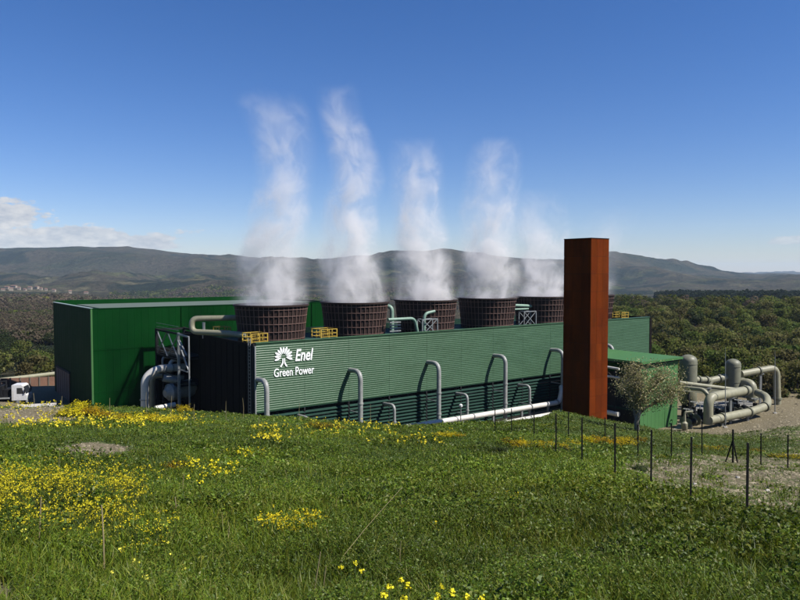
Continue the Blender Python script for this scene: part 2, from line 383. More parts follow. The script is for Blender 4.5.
class MB:
    def __init__(s): s.v = []; s.f = []; s.t = []; s.cur = (1, 1, 1)
    def _add(s, vs, fs):
        b = len(s.v); s.v += [tuple(p) for p in vs]; s.f += [tuple(b + i for i in f) for f in fs]; s.t += [s.cur] * len(vs)
    def box(s, a, b, fr=None):
        """box from corner a to corner b; fr maps local coordinates to world"""
        fr = fr or (lambda x, y, z: V((x, y, z)))
        p = [fr(x, y, z) for z in (a[2], b[2]) for y in (a[1], b[1]) for x in (a[0], b[0])]
        s._add(p, [(0, 2, 3, 1), (4, 5, 7, 6), (0, 1, 5, 4), (1, 3, 7, 5), (3, 2, 6, 7), (2, 0, 4, 6)])
        return s
    def bar(s, a, b, w, h=None):
        """square bar between two points"""
        a, b = V(a), V(b); d = (b - a).normalized(); h = h or w
        u = d.cross(V((0, 0, 1)));
        if u.length < 1e-3: u = E1.copy()
        u.normalize(); w_ = d.cross(u).normalized()
        p = []
        for c in (a, b):
            for i, j in ((-1, -1), (1, -1), (1, 1), (-1, 1)): p.append(c + u * (i * w / 2) + w_ * (j * h / 2))
        s._add(p, [(0, 1, 2, 3), (7, 6, 5, 4), (0, 4, 5, 1), (1, 5, 6, 2), (2, 6, 7, 3), (3, 7, 4, 0)])
        return s
    def tube(s, pts, r, n=12, r2=None):
        pts = [V(p) for p in pts]; N = len(pts)
        rs = r if isinstance(r, (list, tuple)) else [r + ((r2 if r2 is not None else r) - r) * i / (N - 1) for i in range(N)]
        u = None; V_ = []
        for i, p in enumerate(pts):
            d = (pts[min(i + 1, N - 1)] - pts[max(i - 1, 0)]).normalized()
            if u is None:
                u = d.cross(V((0, 0, 1)));
                if u.length < 1e-3: u = V((1, 0, 0))
            u = (u - d * u.dot(d))
            if u.length < 1e-4: u = d.orthogonal()
            u.normalize(); w = d.cross(u)
            for k in range(n):
                a = 2 * math.pi * k / n
                V_.append(p + (u * math.cos(a) + w * math.sin(a)) * rs[i])
        f = []
        for i in range(N - 1):
            for k in range(n):
                k2 = (k + 1) % n
                f.append((i * n + k, i * n + k2, (i + 1) * n + k2, (i + 1) * n + k))
        f.append(tuple(range(n - 1, -1, -1))); f.append(tuple((N - 1) * n + k for k in range(n)))
        s._add(V_, f); return s
    def lathe(s, prof, c, n=32, closed=False):
        """prof: list of (radius, z)"""
        V_ = []; f = []
        for r, z in prof:
            for k in range(n):
                a = 2 * math.pi * k / n
                V_.append(V((c[0] + r * math.cos(a), c[1] + r * math.sin(a), c[2] + z)))
        m = len(prof)
        for i in range(m - 1 if not closed else m):
            j = (i + 1) % m
            for k in range(n):
                k2 = (k + 1) % n
                f.append((i * n + k, i * n + k2, j * n + k2, j * n + k))
        if not closed:
            f.append(tuple(range(n - 1, -1, -1))); f.append(tuple((m - 1) * n + k for k in range(n)))
        s._add(V_, f); return s
    def poly(s, pts, f): s._add(pts, f); return s
    def build(s, name, mat, parent=None, smooth=False, tint=False, recalc=True):
        off = OFF.get(parent.name, V((0, 0, 0))) if parent else V((0, 0, 0))
        me = bpy.data.meshes.new(name)
        me.from_pydata([(p[0] - off.x, p[1] - off.y, p[2] - off.z) for p in s.v], [], s.f)
        if recalc:
            bm = bmesh.new(); bm.from_mesh(me); bmesh.ops.recalc_face_normals(bm, faces=bm.faces); bm.to_mesh(me); bm.free()
        if smooth:
            for p in me.polygons: p.use_smooth = len(p.vertices) == 4
            try: me.set_sharp_from_angle(angle=R(40))
            except Exception: pass
        if tint:
            a = me.attributes.new('tint', 'FLOAT_COLOR', 'POINT')
            for i, c in enumerate(s.t): a.data[i].color = rgba(c)
        me.update()
        return link(name, me, mat, parent)
def bend(pts, r, k=6):
    """round the corners of a polyline with arcs of about radius r"""
    pts = [V(p) for p in pts]; out = [pts[0]]
    for i in range(1, len(pts) - 1):
        a, b, c = pts[i - 1], pts[i], pts[i + 1]
        d1, d2 = (a - b), (c - b)
        t = min(r, d1.length * .49, d2.length * .49)
        p, q = b + d1.normalized() * t, b + d2.normalized() * t
        for j in range(k + 1):
            u = j / k
            out.append(p * (1 - u) ** 2 + b * 2 * u * (1 - u) + q * u * u)
    out.append(pts[-1]); return out

# ------------------------------------------------------------------ ground zones
def gravel_weight(X, Y):
    """bare stony ground: the lower right bank, the yard, and a few worn patches of the meadow"""
    X = np.asarray(X, float); Y = np.asarray(Y, float)
    Z = terrain(X, Y, False)
    px, py = proj(X, np.maximum(Y, 1.0), Z)
    ymax = np.interp(px, [560, 590, 640, 700, 760, 800, 900], [440, 462, 487, 499, 512, 522, 535])
    g = sstep(575, 640, px) * sstep(-6, 10, ymax - py) * sstep(0, 1, (py - 420) / 14) * .54
    g = g * np.where(px > 560, 1, 0)
    right = sstep(680, 720, px) * sstep(66, 92, Y) * .62
    yard = sstep(84, 92, Y) * (1 - sstep(160, 190, Y)) * np.where(px > 690, .72, 1.0)
    g = np.maximum(g, np.maximum(right, yard))
    def blob(cx, cy, rx, ry, w):
        return w * np.exp(-(((px - cx) / rx) ** 2 + ((py - cy) / ry) ** 2))
    g = g + blob(25, 415, 60, 9, 1.0) + blob(95, 451, 42, 8, 1.0) + blob(-5, 590, 40, 16, .9) + blob(0, 480, 14, 16, .5)
    # grass strip with gorse between the bank and the yard
    g = g - blob(720, 446, 60, 9, .55) - blob(620, 440, 45, 14, .5)
    return np.clip(g, 0, 1.2)

def build_ground():
    inner = np.radians(np.linspace(-36, 36, 560)); left = np.radians(np.linspace(-180, -36, 60)[:-1]); right = np.radians(np.linspace(36, 180, 60)[1:-1])
    th = np.concatenate([left, inner, right]); nt_ = len(th)
    def part(name, r, mat, attr):
        rr, tt = np.meshgrid(r, th, indexing='ij')
        X, Y = rr * np.sin(tt), rr * np.cos(tt)
        Z = terrain(X, Y)
        if name == 'ground':
            fade = sstep(1.2, 1.6, rr); Z = Z  # continuous to the viewer's feet
        v = np.stack([X, Y, Z], -1).reshape(-1, 3)
        n, m = rr.shape
        i, j = np.meshgrid(np.arange(n - 1), np.arange(m), indexing='ij')
        j2 = (j + 1) % m
        f = np.stack([i * m + j, i * m + j2, (i + 1) * m + j2, (i + 1) * m + j], -1).reshape(-1, 4)[:, ::-1]
        me = mesh_from_arrays(name, v, f, smooth=True)
        w = attr(X, Y).reshape(-1).astype(np.float32)
        a = me.attributes.new('gravel' if name == 'ground' else 'field', 'FLOAT', 'POINT'); a.data.foreach_set('value', w)
        o = link(name, me, mat); tag(o, kind='structure')
        return o
    r1 = np.exp(np.linspace(math.log(.5), math.log(175), 330))
    r2 = np.exp(np.linspace(math.log(175), math.log(16000), 300))
    g = part('ground', r1, ground_material(), gravel_weight)
    tag(g, 'grassy bank falling to the gravel yard around the power plant', 'ground')
    def field(X, Y):
        r = np.sqrt(X * X + Y * Y)
        return .25 + .75 * sstep(1500, 2600, r) * (1 - sstep(3600, 4300, r))
    h = part('hills', r2, hill_material(), field)
    tag(h, 'wooded valley and long dark hills on the horizon', 'hills')
build_ground()

# ------------------------------------------------------------------ cooling tower
CELL = 13.05
TOPZ, PANEL0 = 15.0, 6.75
LEN = 80.0
DEP = 18.0
ct = thing('cooling_tower', L(40, -9, 0), 'long low cooling tower with ribbed green wall, white lettering and six brown fan stacks', 'cooling tower')
def ribbed(s0, s1):
    """horizontal trapezoid ribs, one sheet per panel run"""
    mb = MB(); pitch = .27; n_r = int((TOPZ - PANEL0) / pitch)
    seams = np.arange(s0, s1 + .01, 6.525)
    seams[-1] = s1
    for k in range(len(seams) - 1):
        a, b = seams[k] + .012, seams[k + 1] - .012
        prof = []
        z = PANEL0; off = RNG.uniform(-.004, .004)
        for i in range(n_r):
            p = (TOPZ - PANEL0) / n_r
            z = PANEL0 + i * p
            prof += [(0.0, z), (0.033, z + p * .40), (0.033, z + p * .70), (0.0, z + p * .92)]
        prof.append((0, TOPZ))
        vs = [L(a, n + off, z) for n, z in prof] + [L(b, n + off, z) for n, z in prof]
        m = len(prof)
        tw = RNG.uniform(.94, 1.06); mb.cur = (tw, tw, tw)
        mb.poly(vs, [(i, i + 1, m + i + 1, m + i) for i in range(m - 1)])
    o = mb.build('ribbed_wall', M['wall_green'], ct, recalc=False)
    # normals must look outwards
    me = o.data
    if me.polygons[1].normal.dot(E2) < 0: me.flip_normals()
    return o
ribbed(0.0, LEN)
b = MB(); b.box((0, -.35, PANEL0 - .1), (LEN, -.02, TOPZ - .01), L); b.build('wall_backing', M['louvre'], ct)
b = MB(); b.box((-.05, -.42, TOPZ), (LEN + .05, .13, TOPZ + .12), L); b.build('wall_coping', M['wall_green'], ct)
for k in range(6):
    b = MB(); s0, s1 = k * CELL + .12, (k + 1) * CELL - .12
    z = .9
    while z < PANEL0 - .35:
        a0 = [L(s0, .10, z), L(s1, .10, z), L(s1, -.14, z + .20), L(s0, -.14, z + .20)]
        a1 = [p + V((0, 0, .05)) for p in a0]
        b.poly(a0 + a1, [(0, 1, 2, 3), (7, 6, 5, 4), (0, 4, 5, 1), (1, 5, 6, 2), (2, 6, 7, 3), (3, 7, 4, 0)])
        z += .46
    b.build('louvre_panel', M['louvre'], ct)
for k in range(13):
    s = k * CELL / 2
    b = MB(); b.box((s - .1, -.3, 0), (s + .1, .02, PANEL0 - .1), L)
    b.build('louvre_post', M['black'], ct)
b = MB(); b.box((0, -DEP + .2, .9), (LEN, -.9, PANEL0), L); b.build('interior_shade', M['black'], ct)  # solid black block standing in for the shade behind the louvres
b = MB(); b.box((.05, -DEP, 0), (LEN - .05, -.36, .9), L); b.build('basin', M['concrete'], ct)
b = MB(); b.box((.05, -DEP + .05, 13.6), (LEN - .05, -.43, 14.2), L); b.build('fan_deck', M['louvre'], ct)
b = MB(); b.box((-.25, -DEP, 0), (0, -.5, 14.9), L)
for i in range(9): b.box((-.31, -.5 - DEP * (i + 1) / 9.6, .3), (-.25, -.42 - DEP * (i + 1) / 9.6, 14.6), L)
b.build('end_wall', M['black_panel'], ct)
b = MB(); b.box((LEN, -DEP, 0), (LEN + .25, .1, 15.05), L); b.box((LEN + .25, -1.2, 0), (LEN + .7, .05, 15.2), L); b.build('far_end_wall', M['black_panel'], ct)
b = MB(); b.box((0, -DEP - .25, 0), (LEN, -DEP, 15), L); b.build('rear_wall', M['louvre'], ct)
# corner ladder and downpipe at the near end
b = MB()
for s_, n_ in ((-.35, -.75), (-.35, -1.35)): b.bar(L(s_, n_, 1), L(s_, n_, 15.6), .07)
z = 1.2
while z < 15.4: b.bar(L(-.35, -.75, z), L(-.35, -1.35, z), .05); z += .42
b.build('ladder', M['steel'], ct)
b = MB(); b.tube([L(-.16, .12, 0), L(-.16, .12, 14.7)], .11, 8); b.build('downpipe', M['grey_pipe'], ct, smooth=True)
b = MB(); b.box((-.34, -.5, 0), (-.02, .02, 15.02), L); b.build('corner_post', M['black'], ct)
# fan stacks
def stack_s(i): return 6.525 + 13.35 * i
def fan_stack(i):
    c = L(stack_s(i), -9.0, 0)
    z0, z1 = 14.2, 19.1
    r0, r1 = 4.28, 4.78
    rad = lambda z: r0 + (r1 - r0) * ((z - z0) / (z1 - z0)) ** 1.3
    zz = [z0 + (z1 - z0) * k / 8 for k in range(9)]
    prof = [(rad(z), z) for z in zz] + [(rad(z) - .12, z) for z in reversed(zz)]
    b = MB(); b.lathe(prof, (c.x, c.y, 0), 72, closed=True)
    sh = b.build('fan_stack', M['stack'], ct, smooth=True)
    OFF[sh.name] = OFF[ct.name]
    b = MB(); NV = 46
    for k in range(NV):
        a = 2 * math.pi * (k + .3) / NV
        d = V((math.cos(a), math.sin(a), 0))
        for q in range(4):
            za, zb = z0 + (z1 - z0) * q / 4, z0 + (z1 - z0) * (q + 1) / 4
            b.bar(c + d * (rad(za) + .07) + V((0, 0, za)), c + d * (rad(zb) + .07) + V((0, 0, zb)), .07, .10)
    b.build('stack_rib', M['stack_rib'], sh)
    b = MB()
    for z in (14.75, 15.75, 16.75, 17.75, 18.6):
        r = rad(z)
        b.lathe([(r + .01, z - .035), (r + .14, z - .035), (r + .14, z + .035), (r + .01, z + .035)], (c.x, c.y, 0), 72, closed=True)
    b.build('stack_band', M['stack_rib'], sh)
    b = MB(); r = rad(z1)
    b.lathe([(r - .16, z1 - .12), (r + .26, z1 - .12), (r + .26, z1 + .10), (r - .16, z1 + .10)], (c.x, c.y, 0), 72, closed=True)
    b.build('stack_rim', M['stack'], sh, smooth=False)
    b = MB(); b.lathe([(rad(15) - .13, 15.0), (0.01, 15.0)], (c.x, c.y, 0), 48)
    for k in range(8):
        a = 2 * math.pi * k / 8; d = V((math.cos(a), math.sin(a), 0)); e = V((-math.sin(a), math.cos(a), 0))
        b.bar(c + d * .5 + V((0, 0, 16)), c + d * 4.1 + V((0, 0, 16.1)), .5, .05)
    b.build('fan', M['black'], sh)
for i in range(6): fan_stack(i)
# yellow guard platforms on the deck edge
def guard(s0, s1, n0, n1, z):
    b = MB()
    pts = [(s0, n1), (s1, n1), (s1, n0), (s0, n0)]
    for j in range(4):
        p, q = pts[j], pts[(j + 1) % 4]
        for h in (.15, .6, 1.1): b.bar(L(*p, z + h), L(*q, z + h), .08)
        b.bar(L(*p, z), L(*p, z + 1.15), .12)
        b.bar(L((p[0] + q[0]) / 2, (p[1] + q[1]) / 2, z), L((p[0] + q[0]) / 2, (p[1] + q[1]) / 2, z + 1.1), .09)
    b.build('guard_rail', M['yellow'], ct)
guard(.2, 2.3, -4.2, -1.6, 14.9)
guard(10.2, 12.6, -4.6, -2.2, 14.9)
guard(74.2, 76.2, -4.0, -2.0, 14.9)
guard(1.0, 2.6, -15.5, -13.5, 14.9)
# risers: one tall arch per cell, one small one between
def riser(s, ztop, n, r):
    p = bend([L(s, n, .0), L(s, n, ztop), L(s - .02, -.1, ztop - .12)], 1.25 if ztop > 8 else .75, 8)
    b = MB(); b.tube(p, r, 14)
    for z in (ztop * .35, ztop * .62): b.lathe([(r + .002, z - .09), (r + .07, z - .09), (r + .07, z + .09), (r + .002, z + .09)], tuple(L(s, n, 0)), 16, closed=True)
    o = b.build('riser_pipe', M['grey_pipe'], ct, smooth=True); OFF[o.name] = OFF[ct.name]
    b = MB(); b.bar(L(s, n, ztop * .5), L(s, .1, ztop * .5), .12); b.build('pipe_bracket', M['steel'], o)
for k in range(6): riser(.15 + CELL * k, 10.85, 2.5, .31)
for k in range(6): riser(5.6 + CELL * k, 5.85, 2.4, .20)
# pipes and trestles on the deck between the stacks
def trestle(s, n, z0, w, h):
    b = MB()
    for ds in (0, w):
        for dn in (0, -1.2): b.bar(L(s + ds, n + dn, z0), L(s + ds, n + dn, z0 + h), .13)
    for dn in (0, -1.2):
        b.bar(L(s, n + dn, z0 + h), L(s + w, n + dn, z0 + h), .13)
        b.bar(L(s, n + dn, z0), L(s + w, n + dn, z0 + h), .09); b.bar(L(s + w, n + dn, z0), L(s, n + dn, z0 + h), .09)
    for ds in (0, w): b.bar(L(s + ds, n, z0 + h), L(s + ds, n - 1.2, z0 + h), .13)
    b.build('trestle', M['steel'], ct)
trestle(28.2, -3.6, 14.2, 2.9, 2.3)
trestle(52.6, -6.2, 14.2, 3.0, 2.5)
for p, r in (([L(26.6, -9, 14.4), L(26.6, -9, 18.3), L(24.6, -12, 18.3)], .32), ([L(22.4, -4.2, 16.7), L(27.2, -4.2, 16.7), L(27.9, -4.2, 14.3)], .22),
             ([L(29.2, -4.4, 14.3), L(29.2, -4.4, 17.3), L(31.2, -4.4, 17.6)], .22),
             ([L(47.5, -8.0, 18.0), L(56.4, -7.4, 17.5), L(57.6, -7.3, 14.3)], .26), ([L(48.5, -7.4, 14.4), L(48.5, -7.4, 17.1), L(54.5, -7.0, 17.1)], .16)):
    b = MB(); b.tube(bend(p, .8), r, 12); b.build('deck_pipe', M['green_pipe'], ct, smooth=True)
b = MB()
for k in range(5): b.bar(L(23.4, -5.2, 14.5 + k * .42), L(25.4, -5.2, 14.5 + k * .42), .17)
b.build('deck_manifold', M['steel'], ct)
# beige U pipe lying on the near end of the deck
b = MB(); b.tube(bend([L(3.2, -12.5, 17.3), L(-2.4, -14.6, 17.3), L(-2.4, -14.4, 15.55), L(.8, -9.6, 15.5), L(2.2, -7.4, 15.3)], .9), .38, 14)
b.build('vent_pipe', M['beige_pipe'], ct, smooth=True)
b = MB(); b.tube([L(-.1, -16.2, 14.4), L(-.1, -16.2, 16.6)], .2, 10); b.build('vent_stub', M['white_pipe'], ct, smooth=True)
# lettering and emblem on the ribbed wall
def wall_px(x, y):
    """(s, z) on the wall plane for a photo position"""
    u = (x - 400) / F
    s = (u * W0.y - W0.x) / (E1.x - u * E1.y)
    Y = W0.y + s * E1.y
    return s, at(x, y, Y).z
def text_part(body, p0, p1, height, shear, weight):
    cu = bpy.data.curves.new('lettering', 'FONT'); cu.body = body; cu.shear = shear; cu.extrude = .012; cu.offset = weight
    tmp = bpy.data.objects.new('lettering_tmp', cu); COL.objects.link(tmp)
    bpy.context.view_layer.update()
    me = bpy.data.meshes.new_from_object(tmp.evaluated_get(bpy.context.evaluated_depsgraph_get()))
    bpy.data.objects.remove(tmp)
    xs = [v.co.x for v in me.vertices]; ys = [v.co.y for v in me.vertices]
    x0, x1, y0, y1 = min(xs), max(xs), 0, max(ys)
    base = OFF[ct.name]
    for v in me.vertices:
        s = p0[0] + (p1[0] - p0[0]) * (v.co.x - x0) / (x1 - x0); z = p0[1] + (p1[1] - p0[1]) * (v.co.x - x0) / (x1 - x0) + height * (v.co.y - y0) / (y1 - y0)
        w = L(s, .10 + v.co.z, z); v.co = w - base
    o = link('lettering', me, M['letter'], ct); return o
s0, z0 = wall_px(294.5, 361.5); s1, _ = wall_px(312.5, 358)
zl = (z0 + wall_px(311, 358.7)[1]) / 2
text_part('Enel', (s0, zl), (s1, zl), 1.42, .22, .018)
s0, z0 = wall_px(273, 377.0); s1, z1 = wall_px(313.3, 373.0); zl = (z0 + z1) / 2
text_part('Green Power', (s0, zl), (s1, zl), 1.0, 0.0, .008)
def emblem():
    b = MB()
    sc, zc = wall_px(282.8, 356.6)
    def leaf(a, r0, r1, w):
        d = (math.cos(a), math.sin(a)); e = (-d[1], d[0])
        out = []
        for t, k in ((0, .12), (.3, .62), (.6, 1), (.82, .8), (1, .05)): out.append((t, k))
        p = [(sc + d[0] * (r0 + (r1 - r0) * t) + e[0] * w * k, zc + d[1] * (r0 + (r1 - r0) * t) + e[1] * w * k) for t, k in out]
        p += [(sc + d[0] * (r0 + (r1 - r0) * t) - e[0] * w * k, zc + d[1] * (r0 + (r1 - r0) * t) - e[1] * w * k) for t, k in reversed(out)]
        n = len(p)
        vs = [L(q[0], .12, q[1]) for q in p] + [L(q[0], .095, q[1]) for q in p]
        b.poly(vs, [tuple(range(n)), tuple(range(2 * n - 1, n - 1, -1))] + [(i, (i + 1) % n, n + (i + 1) % n, n + i) for i in range(n)])
    for k in range(11):
        a = R(-18 + 216 * k / 10)
        leaf(a, .36, 1.28 if k % 2 == 0 else 1.18, .135)
    for sgn in (-1, 1):
        q = [(.05, -.22), (.17, -.22), (.21, -.72), (.52, -1.22), (.30, -1.22), (.05, -.80)]
        vs = [L(sc + sgn * x, .12, zc + z) for x, z in q] + [L(sc + sgn * x, .095, zc + z) for x, z in q]
        n = len(q)
        b.poly(vs, [tuple(range(n)), tuple(range(2 * n - 1, n - 1, -1))] + [(i, (i + 1) % n, n + (i + 1) % n, n + i) for i in range(n)])
    b.build('emblem', M['letter'], ct)
emblem()

# header pipelines along the foot of the wall
t = thing('water_pipeline', L(36, 3.3, 0), 'upper white header pipe running along the foot of the louvred wall', 'pipe')
b = MB(); b.tube(bend([L(20, 3.3, 2.9), L(50.6, 3.3, 2.75), L(51.2, 3.3, 4.6), L(51.9, 2.6, 5.0)], .7), .38, 16); b.build('pipe_run', M['white_pipe'], t, smooth=True)
for s in (24, 30, 36, 42, 48):
    b = MB(); b.box((s - .15, 3.15, 0), (s + .15, 3.45, 2.5), L); b.build('pipe_support', M['steel'], t)
    b = MB(); c = L(s + 2, 3.3, 2.85); b.tube([c - E1 * .09, c + E1 * .09], .46, 16); b.build('flange', M['grey_pipe'], t, smooth=True)
t = thing('water_pipeline', L(44, 5.0, 0), 'lower thicker white pipe lying in front of the header pipe', 'pipe')
b = MB(); b.tube(bend([L(34, 4.9, 1.45), L(52.4, 4.9, 1.45), L(53.2, 4.6, .6)], .7), .46, 16); b.build('pipe_run', M['white_pipe'], t, smooth=True)
for s in (35.5, 41, 46.5, 51.5):
    b = MB(); b.box((s - .2, 4.6, 0), (s + .2, 5.2, 1.0), L); b.build('pipe_saddle', M['concrete'], t)
    b = MB(); c = L(s + 1.2, 4.9, 1.45); b.tube([c - E1 * .1, c + E1 * .1], .55, 16); b.build('flange', M['grey_pipe'], t, smooth=True)
t = thing('yard_lamp', L(29, 4, 0), 'slim grey lamp standing before the louvres beside a small riser', 'lamp')
b = MB(); b.tube([L(29, 4, 0), L(29, 4, 4.6)], .07, 8); b.build('pole', M['steel'], t)
b = MB(); b.lathe([(.05, 4.6), (.24, 4.7), (.26, 4.95), (.1, 5.1)], tuple(L(29, 4, 0)), 12); b.build('lamp_head', M['white_paint'], t, smooth=True)

# ------------------------------------------------------------------ power house
HS0, HN0, HW, HD, HH = -11.4, -30.0, 41.0, 27.0, 18.2
ph = thing('power_house', L(HS0 + HW / 2, HN0 - HD / 2, 0), 'tall plain dark green turbine hall with flat roof behind the cooling tower', 'building')
def H(s, n, z): return L(HS0 + s, HN0 - n, z)      # s along the front, n into the depth
def ribwall(mb, p, q, out, z0, z1, pitch=1.0):
    """vertical cladding ribs between p and q"""
    d = (q - p); ln = d.length; d.normalize(); k = int(ln / pitch); pts = []
    for i in range(k):
        a = ln * i / k; w = ln / k
        pts += [p + d * a, p + d * (a + w * .86), p + d * (a + w * .90) + out * .022, p + d * (a + w * .96) + out * .022]
    pts.append(q)
    n = len(pts)
    vs = [V((x.x, x.y, z0)) for x in pts] + [V((x.x, x.y, z1)) for x in pts]
    mb.poly(vs, [(i, i + 1, n + i + 1, n + i) for i in range(n - 1)])
b = MB(); ribwall(b, H(0, 0, 0), H(HW, 0, 0), E2, 0, HH); b.build('front_wall', M['hall_green'], ph, recalc=False)
b = MB(); ribwall(b, H(0, HD, 0), H(0, 0, 0), -E1, 0, HH); b.build('side_wall', M['shaded_side'], ph, recalc=False)
b = MB(); b.box((HW - .2, .3, 0), (HW, HD, HH), H); b.box((.3, HD - .3, 0), (HW - .2, HD, HH + .35), H); b.build('rear_wall', M['hall_green'], ph)
b = MB(); b.box((.1, .1, HH - .02), (HW, .36, HH + .08), H); b.box((-.08, -.08, HH + .0), (HW, .1, HH + .09), H); b.build('front_coping', M['hall_green'], ph)
b = MB(); b.box((-.1, .1, HH + .002), (.34, HD, HH + .11), H); b.build('side_coping', M['trim'], ph)
b = MB(); b.box((-.1, -.07, 0), (.16, -.055, HH), H); b.box((-.1, -.07, 0), (-.06, .2, HH), H); b.build('corner_trim', M['shed_green'], ph)
b = MB(); b.box((.35, .4, HH - 1.4), (HW - .25, HD - .35, HH - 1.2), H); b.build('roof', M['roof_grey'], ph)
b = MB(); b.box((3.2, 2.8, HH - 1.2), (HW - 1, HD - 4, HH - .5), H); b.box((3.0, 2.6, HH - .5), (HW - .8, HD - 3.8, HH - .28), H); b.build('roof_monitor', M['roof_grey'], ph)
for z in (6.1, 12.2):
    b = MB(); b.box((.2, -.06, z), (HW - .05, -.024, z + .06), H); b.build('lap_joint', M['hall_green'], ph)
for k in range(3):
    b = MB(); x = 13 + k * 11.5; b.box((x, -.16, 0), (x + .14, -.026, HH - .1), H); b.build('downpipe', M['hall_green'], ph)
b = MB(); b.box((-.14, HD - 12.6, 0), (-.06, HD - 2.2, 7.2), H); dr = b.build('sliding_door', M['rust_brown'], ph)
b = MB()
for k in range(7): b.box((-.2, HD - 12.5 + k * 1.7, .1), (-.14, HD - 12.4 + k * 1.7, 7.1), H)
b.build('door_rail', M['rust_brown'], dr)
b = MB(); b.box((-.2, HD - 12.9, 7.2), (-.05, HD - 1.9, 7.5), H); b.build('door_track', M['black'], ph)

# ------------------------------------------------------------------ stair frame and near-end piping
t = thing('stair_tower', L(-1, -22.5, 0), 'tall dark braced steel frame with landings against the cooling tower end', 'frame')
PS = [(-2.9, -18.3), (-2.9, -27.6), (1.2, -18.3), (1.2, -27.6)]
for s, n in PS:
    b = MB(); b.bar(L(s, n, 0), L(s, n, 15.2), .42 if n < -20 else .3); b.build('frame_post', M['black'] if n < -20 else M['steel'], t)
b = MB()
for z in (4.2, 7.8, 11.4, 15.0):
    for i, j in ((0, 1), (2, 3), (0, 2), (1, 3)): b.bar(L(*PS[i], z), L(*PS[j], z), .24)
b.build('frame_beam', M['black'], t)
for na, nb in ((-18.3, -22.9), (-22.9, -27.6)):
    for za, zb in ((11.4, 15.0), (15.0, 11.4)):
        b = MB(); b.bar(L(-2.9, na, za), L(-2.9, nb, zb), .14); b.build('cross_brace', M['steel'], t)
b = MB()
b.bar(L(-3.0, -14.0, 10.2), L(-3.0, -18.3, 14.2), .16); b.bar(L(-3.0, -17.6, 14.2), L(-3.0, -15.0, 12.4), .16); b.bar(L(-3.0, -18.3, 10.2), L(-3.0, -14.6, 10.2), .12)
b.bar(L(-3.0, -14.0, 0), L(-3.0, -14.0, 14.9), .16); b.bar(L(-3.0, -14.0, 14.9), L(-3.0, -18.3, 15.0), .2)
b.build('outer_brace', M['steel'], t)
b = MB(); b.box((1.25, -27.7, 0), (1.45, -18.2, 14.6), L); b.box((-2.6, -27.9, 0), (1.2, -27.75, 12.2), L); b.build('shade_panel', M['black_panel'], t)  # dark sheets added in place of the shaded equipment behind the frame
for z in (4.4, 8.0, 11.6):
    b = MB(); b.box((-2.7, -27.4, z), (1.0, -18.5, z + .08), L); b.build('landing', M['black'], t)
for k, (za, zb) in enumerate(((.2, 4.4), (4.5, 8.0), (8.1, 11.6))):
    b = MB(); n0, n1 = (-26.5, -20) if k % 2 == 0 else (-20, -26.5)
    for w in (-1.9, -.7): b.bar(L(w, n0, za), L(w, n1, zb), .2, .12)
    for j in range(14):
        q = j / 13; b.bar(L(-1.9, n0 + (n1 - n0) * q, za + (zb - za) * q), L(-.7, n0 + (n1 - n0) * q, za + (zb - za) * q), .22, .05)
    b.build('stair_flight', M['black'], t)
b = MB()
for z in (8.0, 11.6, 15.0):
    for h in (.5, 1.0): b.bar(L(-2.9, -27.6, z + h), L(-2.9, -18.3, z + h), .05)
b.build('hand_rail', M['steel'], t)

def pl(pts): return [at(x, y, Y) for x, y, Y in pts]
t = thing('steam_duct', at(148, 436, 99), 'thick pale insulated elbow pipe rising beside the steel frame', 'pipe')
p = pl([(144.8, 436, 95), (144.8, 378, 95), (156, 369, 96), (184, 367, 99)])
b = MB(); b.tube(bend(p, 2.6, 10), .54, 20); b.build('pipe_run', M['white_pipe'], t, smooth=True)
for k in (.3, .55, .8):
    c = p[2].lerp(p[3], k); d = (p[3] - p[2]).normalized(); b = MB(); b.tube([c - d * .07, c + d * .07], .60, 20); b.build('pipe_band', M['steel'], t, smooth=True)
for z in (3.2, 5.9): b = MB(); b.lathe([(.53, z - .08), (.60, z - .08), (.60, z + .08), (.53, z + .08)], (p[0].x, p[0].y, 0), 20, closed=True); b.build('pipe_band', M['steel'], t, smooth=True)
t = thing('condensate_pipe', at(158, 436, 95), 'slim grey pipe bending over in front of the thick elbow pipe', 'pipe')
b = MB(); b.tube(bend(pl([(152.0, 436, 97.6), (152.0, 375, 97.6), (184, 378, 99)]), 1.2, 8), .33, 14); b.build('pipe_run', M['beige_pipe'], t, smooth=True)
b = MB(); b.tube(bend(pl([(163, 378, 96), (180, 381, 97)]), .4), .5, 14); b.build('pipe_branch', M['grey_pipe'], t, smooth=True)
t = thing('condensate_pipe', at(170, 436, 98), 'small pale pipe hooking down onto the thick elbow pipe', 'pipe')
b = MB(); b.tube(bend(pl([(169.5, 372, 98.5), (170, 360.5, 98.5), (186, 358.5, 100)]), .9, 8), .26, 12); b.build('pipe_run', M['white_pipe'], t, smooth=True)
b = MB(); b.tube(bend(pl([(162.5, 366, 99.5), (162.5, 357, 99.5), (169, 357.5, 100)]), .6, 8), .15, 10); b.build('pipe_branch', M['grey_pipe'], t, smooth=True)
t = thing('condenser', at(177, 436, 97), 'dull grey horizontal vessel among pipes behind the steel frame post', 'vessel')
a, c = at(168, 393, 96), at(192, 387, 99); d = (c - a).normalized()
b = MB(); b.tube([a - d * .5, a, a + d * .2, c - d * .2, c, c + d * .5], [.5, 1.0, 1.25, 1.25, 1.0, .5], 20); b.build('shell', M['grey_pipe'], t, smooth=True)
for k in (.2, .8):
    q = a.lerp(c, k); b = MB(); b.box((q.x - .35, q.y - .6, 0), (q.x + .35, q.y + .6, q.z - .9)); b.build('saddle', M['black'], t)
for x, y0, y1 in ((155, 405, 380), (163, 405, 372), (179, 400, 366)):
    q, w = at(x, 436, 96), at(x, y1, 96); b = MB(); b.bar(q, w, .16); b.build('pipe_stand', M['black'], t)
